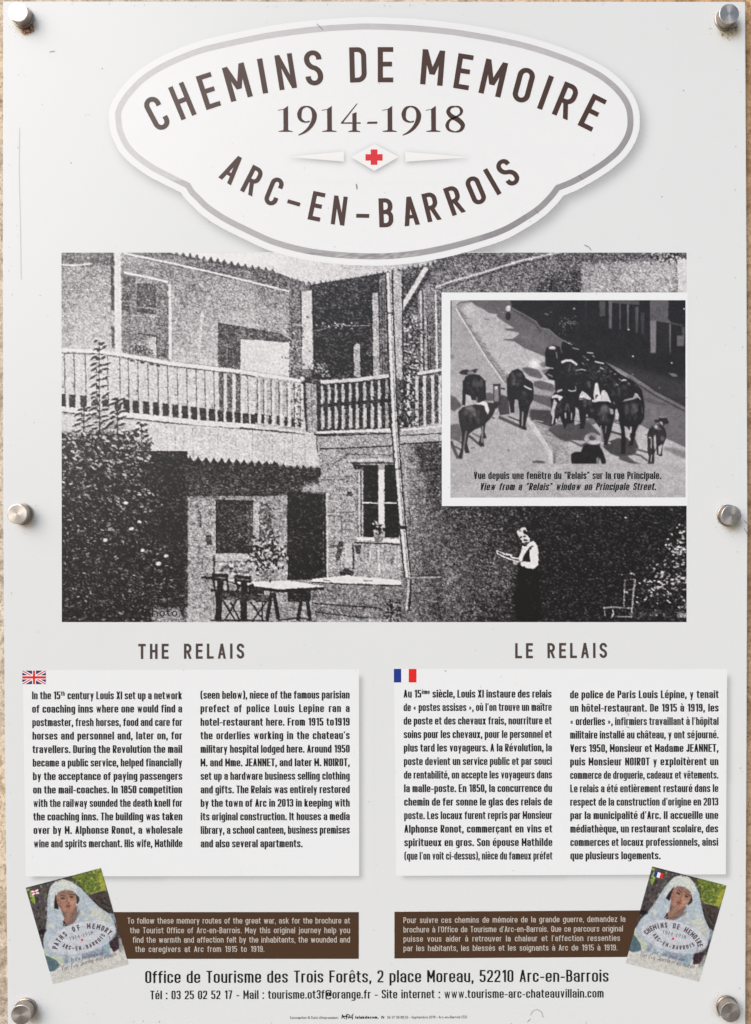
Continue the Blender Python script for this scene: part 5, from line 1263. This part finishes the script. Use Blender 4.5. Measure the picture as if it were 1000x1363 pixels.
# ---- address
F_A = Font(.165, .51, xh=.76, gap=.115, space=.28, r=.3, n=5, th=.105); F_A2 = Font(.18, .51, xh=.76, gap=.105, space=.28, r=.28, n=3, th=.11)
text_line('address_line', F_A, 'Office de Tourisme des Trois Forêts, 2 place Moreau, 52210 Arc-en-Barrois', 193.5, 1308.6, 810.2, 1306.8, 16.2, .2, m_black, sign)
text_line('contact_line', F_A2, 'Tél : 03 25 02 52 17 - Mail : tourisme.ot3f@orange.fr - Site internet : www.tourisme-arc-chateauvillain.com', 200.2, 1330.2, 803.6, 1327.8, 11.5, .2, m_black, sign)
F_K = Font(.15, .62, xh=.7, gap=.1, space=.2, n=2); F_K2 = Font(.26, .66, xh=.72, gap=.06, space=.2, n=2)
cr = text_line('credit_line', F_K, "Conception & Suivi d'impression:", 386, 1356.3, 451, 1356.2, 3.6, .2, m_credit, sign)
text_line('credit_name', F_K2, 'lelabdecom. fr', 473, 1356, 512, 1355.9, 4.0, .2, m_black, cr)
text_line('credit_detail', F_K, '06 37 38 88 26 - Septembre 2019 - Arc-en-Barrois (52)', 515.5, 1355.9, 622, 1355.4, 3.6, .2, m_credit, cr)
mb = MB()
for q in ([(455, 1356), (456, 1351), (459, 1356)], [(456, 1354), (461, 1352), (463, 1350)], [(461, 1357), (462, 1350), (465, 1351)], [(464, 1356), (466, 1351)], [(466, 1355), (470, 1350), (469, 1357)], [(455, 1352), (470, 1355)]): mb.ribbon(q, 1.1, .2)
mb.build('studio_mark', m_black, cr)

# ================================================================= brochure covers
def paint_cover(french):
    """painted in a 100 x 133 card; control points read off the tilted English cover"""
    R = Ras(0, 0, 100, 133, 4, [.30, .27, .27]); rnd = random.Random(3); r = np.random.RandomState(8)
    ex = np.array([624., -163.]) / 100; ey = np.array([228., 801.]) / 133; M = np.linalg.inv(np.array([ex, ey]).T); o = np.array([92., 258.])
    def Fm(x, y): q = M @ (np.array([x, y], float) - o); return (q[0], q[1])
    R.F = Fm
    c = lambda *a: np.array(a) / 255.
    for _ in range(260):
        R.leaf(rnd.uniform(90, 320), rnd.uniform(170, 700), rnd.uniform(20, 70), rnd.uniform(8, 20), rnd.uniform(.6, 2), c(*rnd.choice([(60, 50, 52), (95, 88, 96), (120, 112, 120), (72, 66, 60), (50, 44, 44), (105, 96, 92)])), .7)
    for _ in range(60): R.leaf(rnd.uniform(640, 860), rnd.uniform(290, 500), rnd.uniform(30, 80), rnd.uniform(8, 18), rnd.uniform(0, 1), c(*rnd.choice([(48, 40, 38), (70, 58, 50), (40, 34, 34), (84, 66, 50)])), .8)
    R.fill([(470, 160), (716, 95), (760, 275), (640, 312), (600, 300), (550, 240)], c(110, 130, 50))
    for _ in range(230):
        x, y = rnd.uniform(480, 750), rnd.uniform(105, 300); R.leaf(x, y, rnd.uniform(14, 44), rnd.uniform(7, 16), rnd.uniform(0, 3), c(*rnd.choice([(70, 90, 36), (150, 165, 60), (90, 115, 40), (190, 200, 80), (120, 140, 50), (60, 76, 34)])), .75)
    R.fill([(690, 140), (725, 130), (755, 270), (720, 280)], c(190, 190, 50), .75, soft=.8); R.line([(620, 312), (758, 276)], 10, c(170, 160, 90), .7)
    R.leaf(150, 340, 130, 40, 1.25, c(150, 180, 70)); R.leaf(112, 270, 50, 30, .8, c(170, 190, 90)); R.leaf(220, 240, 50, 20, 1.3, c(130, 150, 60)); R.leaf(258, 320, 60, 16, 1.5, c(110, 130, 70))
    R.fill([(90, 258), (300, 203), (430, 170), (420, 185), (300, 220), (95, 272)], c(60, 54, 56), .8)
    R.fill([(200, 610), (265, 600), (260, 640), (210, 650)], c(30, 30, 36)); R.fill([(780, 480), (830, 470), (850, 540), (830, 560)], c(120, 130, 145))
    # lower ground
    R.fill([(235, 760), (400, 830), (900, 740), (960, 900), (310, 1080)], c(205, 204, 198)); R.fill([(240, 800), (330, 840), (385, 905), (330, 950), (290, 955)], c(84, 112, 124), soft=.4)
    R.fill([(235, 760), (300, 800), (400, 850), (410, 900), (350, 860), (260, 820)], c(190, 200, 170))
    R.fill([(775, 660), (865, 670), (868, 765), (820, 795), (800, 760)], c(62, 44, 52), soft=.3); R.fill([(860, 680), (885, 680), (900, 780), (870, 800)], c(150, 155, 150), soft=.5)
    # veil
    V = [(285, 290), (300, 245), (345, 205), (410, 190), (480, 215), (550, 262), (620, 340), (700, 420), (790, 480), (825, 550), (838, 620), (805, 668), (780, 660), (800, 840), (740, 835), (600, 850), (430, 912), (405, 900), (400, 830), (300, 825), (245, 770), (240, 690), (265, 580), (272, 450), (276, 340)]
    R.fill(V, c(178, 192, 204))
    for _ in range(300):
        x, y = rnd.uniform(250, 830), rnd.uniform(210, 850); 
        if x < 280 + 0 * y or (y < 470 and x > 330 + (y - 200) * 1.5): continue
        R.leaf(x, y, rnd.uniform(20, 60), rnd.uniform(8, 22), rnd.uniform(.3, 1.8), c(*rnd.choice([(190, 205, 214), (165, 184, 200), (205, 212, 206), (200, 206, 220), (150, 170, 190)])), .45)
    R.fill([(292, 285), (305, 245), (345, 205), (410, 190), (475, 212), (510, 255), (520, 330), (480, 285), (420, 275), (365, 292), (338, 340), (330, 420), (300, 420)], c(206, 214, 208), .9, soft=.4)
    R.fill([(345, 205), (410, 190), (470, 212), (490, 250), (440, 240), (400, 250)], c(216, 220, 206), .8, soft=.6)
    for x, y in ((305, 580), (600, 530), (640, 490), (560, 470), (700, 560), (740, 520)): R.leaf(x, y, 50, 30, rnd.uniform(0, 2), c(216, 214, 176), .8)
    R.fill([(620, 420), (700, 430), (780, 500), (810, 580), (740, 560), (660, 500)], c(206, 208, 190), .7, soft=.8)
    R.fill([(700, 640), (770, 660), (800, 840), (730, 820)], c(140, 168, 186), .8, soft=.5); R.fill([(560, 790), (740, 770), (750, 820), (560, 850)], c(120, 134, 160), .6, soft=.8); R.fill([(410, 760), (440, 760), (450, 880), (415, 890)], c(130, 140, 148), .7, soft=.5); R.fill([(640, 560), (680, 540), (690, 640), (650, 640)], c(140, 172, 205), .6, soft=.6)
    # hair, neck, face
    R.fill([(342, 310), (330, 370), (330, 432), (368, 438), (360, 380)], c(52, 44, 46)); R.fill([(500, 300), (535, 340), (540, 360), (525, 395), (505, 385)], c(54, 50, 52))
    R.fill([(380, 430), (520, 410), (520, 500), (500, 545), (450, 578), (405, 572), (412, 510)], c(140, 102, 88)); R.fill([(430, 470), (480, 480), (440, 560), (415, 560)], c(164, 122, 104), .7, soft=.5)
    R.fill([(405, 530), (420, 545), (440, 578), (402, 580)], c(50, 44, 46)); R.fill([(505, 470), (540, 440), (540, 480), (505, 530), (490, 545)], c(120, 112, 112), .8, soft=.4)
    R.fill([(362, 300), (420, 276), (480, 284), (508, 318), (516, 375), (502, 425), (465, 466), (430, 462), (385, 440), (355, 385), (346, 330)], c(176, 124, 102))
    R.fill([(362, 300), (420, 276), (480, 284), (505, 316), (430, 322), (355, 340)], c(146, 108, 94), .8, soft=.5); R.fill([(350, 350), (375, 350), (400, 440), (370, 420)], c(150, 100, 84), .7, soft=.6); R.fill([(440, 330), (470, 360), (500, 370), (495, 420), (460, 400)], c(198, 146, 122), .7, soft=.6)
    R.line([(375, 330), (395, 322), (425, 330)], 7, c(70, 50, 46), .8); R.line([(455, 322), (480, 315), (500, 325)], 7, c(70, 50, 46), .8); R.ell(402, 348, 20, 9, c(60, 46, 46), .85, soft=.2); R.ell(474, 336, 16, 8, c(60, 46, 46), .85, soft=.2)
    R.line([(440, 335), (436, 370), (452, 385), (440, 390)], 7, c(124, 80, 66), .8); R.ell(447, 412, 24, 8, c(140, 66, 60), .9, soft=.2); R.ell(447, 428, 18, 5, c(130, 86, 72), .7, soft=.3)
    # loose brushwork over everything but the face
    h0, w0 = R.a.shape[:2]
    for _ in range(900):
        x, y = rnd.uniform(90, 940), rnd.uniform(110, 1050)
        if 330 < x < 530 and 280 < y < 480: continue
        u_, v_ = Fm(x, y); iu, iv = int(u_ * 4), int(v_ * 4)
        if not (0 <= iu < w0 and 0 <= iv < h0): continue
        base = R.a[iv, iu].copy(); R.leaf(x + rnd.uniform(-14, 14), y + rnd.uniform(-14, 14), rnd.uniform(16, 52), rnd.uniform(6, 15), rnd.uniform(.2, 2.4), np.clip(base + rnd.uniform(-.09, .09) + np.array([rnd.uniform(-.03, .04), 0, rnd.uniform(-.04, .03)]), .05, .95), .55)
    # badge
    R.F = lambda x, y: (x, y)
    R.ell(52, 83, 45, 21, c(212, 214, 222), .62, n=40); 
    q = [(52 + 45 * math.cos(t), 83 + 21 * math.sin(t)) for t in [2 * math.pi * i / 50 for i in range(50)]]; R.line(q, .6, c(150, 160, 186), .9, closed=True)
    q = [(52 + 42.5 * math.cos(t), 83 + 19 * math.sin(t)) for t in [2 * math.pi * i / 50 for i in range(50)]]; R.line(q, .5, c(190, 196, 214), .8, closed=True)
    a = R.a; h, w = a.shape[:2]; a = blur(a, 1.3)
    a = a + ((vnoise(h, w, 5, 5, r) - .5) * .10 + (vnoise(h, w, 11, 14, r) - .5) * .07)[..., None]
    gm = a.mean(2, keepdims=True); a = gm + (a - gm) * .80; a = a + (blur(r.randn(h, w), 1.4) * .09)[..., None]
    R.a = np.clip(a, .03, .95) * .965
    o_ = lin(R.down(2)) * SCALE_ - .008
    return np.clip(o_, .004, .85)
COVER = paint_cover(False)
F_M = Font(.20, .50, n=3, gap=.1); F_Y = Font(.15, .48, gap=.14); F_W = Font(.075, .42, xh=.55, gap=.08, slant=.35, n=3)
def cover(quad, top, flagfn, script, dd):
    q = [np.array(p, float) for p in quad]
    T = lambda u, v: tuple((q[0] * (1 - u / 100) + q[1] * u / 100) * (1 - v / 133) + (q[3] * (1 - u / 100) + q[2] * u / 100) * v / 133)
    o = sheet('brochure_cover', quad, COVER, dd, sign)
    def arc(name, text, cx, cy, rx, ry, a0, a1, cap, font, inv):
        mb = MB(); n = len(text)
        for i, ch in enumerate(text):
            if ch == ' ': continue
            a = math.radians(a0 + (a1 - a0) * i / (n - 1)); px, py = cx + rx * math.cos(a), cy - ry * math.sin(a)
            tx, ty = (rx * math.sin(a), ry * math.cos(a)) if not inv else (-rx * math.sin(a), -ry * math.cos(a))
            l = math.hypot(tx, ty); tx /= l; ty /= l
            W = font.adv(ch)
            for vs, fs in font.strokes(ch):
                pts = []
                for x, y in vs:
                    X = (x - W / 2) * cap; Y = (y - .5) * cap
                    pts.append(T(px + X * tx + Y * ty, py + X * ty - Y * tx))
                mb.k += 1; mb.add(pts, fs, dd + .1 + (mb.k % 7) * .006)
        mb.build(name, m_badge, o)
    arc('badge_title', top, 52, 96, 39, 27, 160, 22, 7.2, F_M, False)
    arc('badge_town', 'ARC-EN-BARROIS', 53, 72, 33, 24.5, 218, 322, 5.6, F_M, True)
    mb = MB()
    def put(mb, font, text, u0, v0, u1, cap, tilt=0.0):
        xs, k = layout(font, text, (u1 - u0) / cap)
        for ch, xx in zip(text, xs):
            if ch == ' ': continue
            for vs, fs in font.strokes(ch):
                mb.k += 1; mb.add([T(u0 + (xx + x * k) * cap, v0 - y * cap - tilt * (xx + x * k) * cap) for x, y in vs], fs, dd + .1 + (mb.k % 7) * .006)
    TB = lambda x, y: T(36 + x / 1497. * 32, 77.2 + y / 173. * 5.2)
    for ch, x in (('1', 0), ('9', 128), ('1', 291), ('4', 420), ('-', 593), ('1', 693), ('9', 822), ('1', 983), ('8', 1112)): serif(mb, ch, x * 1.2, lambda a, b_: TB(a, b_), dd + .1)
    mb.build('badge_years', m_badge, o)
    mb = MB(); mb.poly([T(51.5 + 1.6 * math.cos(t), 86.2 + 1.6 * math.sin(t)) for t in [i * math.pi / 4 for i in range(8)]], dd + .1); mb.build('badge_dot', m_red, o)
    mb = MB(); put(mb, F_W, script[0], 30, 111, 72, 6.5, -.02); put(mb, F_W, script[1], 15, 119.5, 88, 7, .02); mb.build('handwriting', m_script, o)
    flagfn(o, T, dd)
def mini_uk(o, T, d):
    mb = MB(); mb.poly([T(*p) for p in rect(5.5, 6, 15, 12)], d + .1); f = mb.build('badge_flag', m_navy, o)
    mb = MB(); mb.poly([T(*p) for p in [(5.5, 6), (7.5, 6), (15, 10.7), (15, 12), (13, 12), (5.5, 7.3)]], d + .15); mb.poly([T(*p) for p in [(15, 6), (13, 6), (5.5, 10.7), (5.5, 12), (7.5, 12), (15, 7.3)]], d + .16); mb.poly([T(*p) for p in rect(9.2, 6, 11.3, 12)], d + .17)
    mb.build('flag_white_cross', m_flagwhite, o)
    mb = MB(); mb.poly([T(*p) for p in rect(9.6, 6, 10.9, 12)], d + .2); mb.poly([T(*p) for p in rect(5.5, 8.4, 15, 9.7)], d + .21); mb.build('flag_red_cross', m_flagred, o)
def mini_fr(o, T, d):
    for nm, x0, x1, m in (('flag_blue_stripe', 5, 9, m_blue), ('flag_white_stripe', 9, 13, m_flagwhite), ('flag_red_stripe', 13, 16.6, m_flagred)):
        mb = MB(); mb.poly([T(*p) for p in rect(x0, 5.5, x1, 12.5)], d + .1); mb.build(nm, m, o)
ZL = lambda x, y: (20 + .16 * x, 1140 + .16 * y); ZR = lambda x, y: (820 + .16 * x, 1140 + .16 * y)
cover([ZL(90, 260), ZL(716, 95), ZL(945, 896), ZL(318, 1060)], 'PATHS OF MEMORY', mini_uk, ('In the footsteps of', 'Van, Eva, Jeanne and others'), .5)
cover([ZR(302, 82), ZR(920, 240), ZR(692, 1042), ZR(80, 886)], 'CHEMINS DE MEMOIRE', mini_fr, ('Sur les pas de', 'Van, Eva, Jeanne et les autres'), .5)

# ================================================================= rust, grime, scratches
def stain(cx, cy, blobs, d=.06):
    R = Ras(cx - 26, cy - 26, cx + 26, cy + 26, 2, list(PANEL_C)); r = np.random.RandomState(int(cx * 3 + cy)); rnd = random.Random(int(cx + cy))
    for x, y, rx, ry, col, al, soft in blobs:
        R.ell(cx + x, cy + y, rx, ry, np.array(col), al, soft=soft)
    for _ in range(14):
        a = rnd.uniform(0, 6.3); q = rnd.uniform(14, 23); R.ell(cx + q * math.cos(a), cy + q * math.sin(a), rnd.uniform(.4, .9), rnd.uniform(.4, .9), (.25, .22, .2), .5)
    a = R.a; h, w = a.shape[:2]; n = vnoise(h, w, 3, 3, r)[..., None]
    k = .55 + .9 * n; base = np.array(PANEL_C); a = base + (a - base) * k
    e = np.minimum(np.minimum(np.arange(w)[None, :], w - 1 - np.arange(w)[None, :]), np.minimum(np.arange(h)[:, None], h - 1 - np.arange(h)[:, None])) / 8.
    e = np.clip(e, 0, 1)[..., None]; a = base * (1 - e) + a * e
    x0, y0 = cx - 26, cy - 26
    x1, y1 = cx + 26, cy + 26
    # keep the sheet on the board
    ix0 = int(max(0, (6 - x0) * 2)); ix1 = int(w - max(0, (x1 - 992) * 2)); iy0 = int(max(0, (3 - y0) * 2)); iy1 = h
    a = a[iy0:iy1, ix0:ix1]; X0, X1, Y0, Y1 = x0 + ix0 / 2, x0 + ix1 / 2, y0 + iy0 / 2, y0 + iy1 / 2
    sheet('rust_stain', [(X0, Y0), (X1, Y0), (X1, Y1), (X0, Y1)], np.clip(a, .02, .9), d, sign)
TANC = (.60, .47, .28); RUST = (.30, .13, .05); DK = (.10, .07, .05)
stain(33, 30, [(1, 6, 13, 12, TANC, .7, 2), (3, 8, 9, 8, RUST, .9, 1), (6, 6, 6, 5, DK, .8, 1), (1, 12, 5, 4, RUST, .8, .6), (10, 10, 3, 3, RUST, .8, .5), (2, 15, 2.5, 2, DK, .7, .4)])
stain(33, 690, [(3, 6, 9, 8, (.66, .54, .38), .7, 2.5), (2, 11, 1.4, .8, DK, .5, .3)])
stain(38, 1346, [(8, 8, 8, 10, (.60, .50, .34), .7, 3)])
stain(966, 34, [(6, 8, 14, 10, (.58, .50, .30), .8, 3), (5, 3, 12, 10, (.30, .24, .15), .8, 2.5), (-4, 12, 1.5, 2.2, DK, .7, .4), (3, 17, 1.2, 1.2, DK, .7, .4), (5, 19, 1, 1.2, DK, .7, .4), (14, 2, 2.4, 1, DK, .6, .4)])
stain(971, 692, [(4, 6, 11, 9, (.58, .50, .32), .75, 2.5), (9, -14, 1.4, 1.2, DK, .6, .4), (-14, 3, 1.2, 1.2, DK, .6, .3)])
stain(966, 1340, [(0, 0, 18, 17, (.52, .48, .40), .5, 3), (10, 10, 8, 12, (.58, .50, .34), .6, 3), (-8, 8, 3, 5, DK, .5, 1)])
mb = MB(); rd = random.Random(12)
for _ in range(230):
    x, y = rd.uniform(12, 985), rd.uniform(6, 1355); q = rd.uniform(.2, .55); a0 = rd.uniform(0, 6)
    mb.poly([(x + q * rd.uniform(.6, 1.4) * math.cos(a0 + i * 1.047), y + q * rd.uniform(.6, 1.2) * math.sin(a0 + i * 1.047)) for i in range(6)], 1.0)
for q, w_ in (([(26.5, 170), (25.8, 230), (27.5, 300), (28.5, 372)], .28), ([(474.5, 245), (475.5, 252)], 1.3), ([(422, 32), (430, 40)], .9), ([(712, 279), (717, 284.5)], .7), ([(770, 233.5), (776, 239)], .8), ([(66, 69.3), (73, 68)], .7),
              ([(991, 693), (995, 697.5)], .7), ([(990.5, 703), (995, 711)], .7), ([(778, 326), (784, 329), (787, 333)], .8), ([(833, 948), (837, 950), (836, 953)], .5), ([(706, 1351), (710, 1345), (715, 1343), (721, 1347), (723, 1354)], .45), ([(702, 1360), (706, 1356)], .6),
              ([(834, 967), (838, 969)], .7), ([(592, 892), (594, 894)], .7)): mb.ribbon(q, w_, 1.0)
for _ in range(60):
    e = rd.random(); x = rd.choice([rd.uniform(8, 24), rd.uniform(975, 989)]) if e < .6 else rd.uniform(20, 980); y = rd.uniform(10, 1350) if e < .6 else rd.choice([rd.uniform(4, 9), rd.uniform(1345, 1362)])
    l = rd.uniform(.6, 2.6); mb.ribbon([(x, y), (x + rd.uniform(-.6, .6), y + l)], rd.uniform(.25, .5), 1.0)
for x, y in ((95, 217), (910, 120.5), (881, 262), (136.5, 91.5), (783, 1246), (205, 1258)):
    mb.poly([(x + .9 * math.cos(i), y + .7 * math.sin(i)) for i in range(6)], 1.0)
mb.build('dirt_specks', m_dirt, sign, kind='stuff')
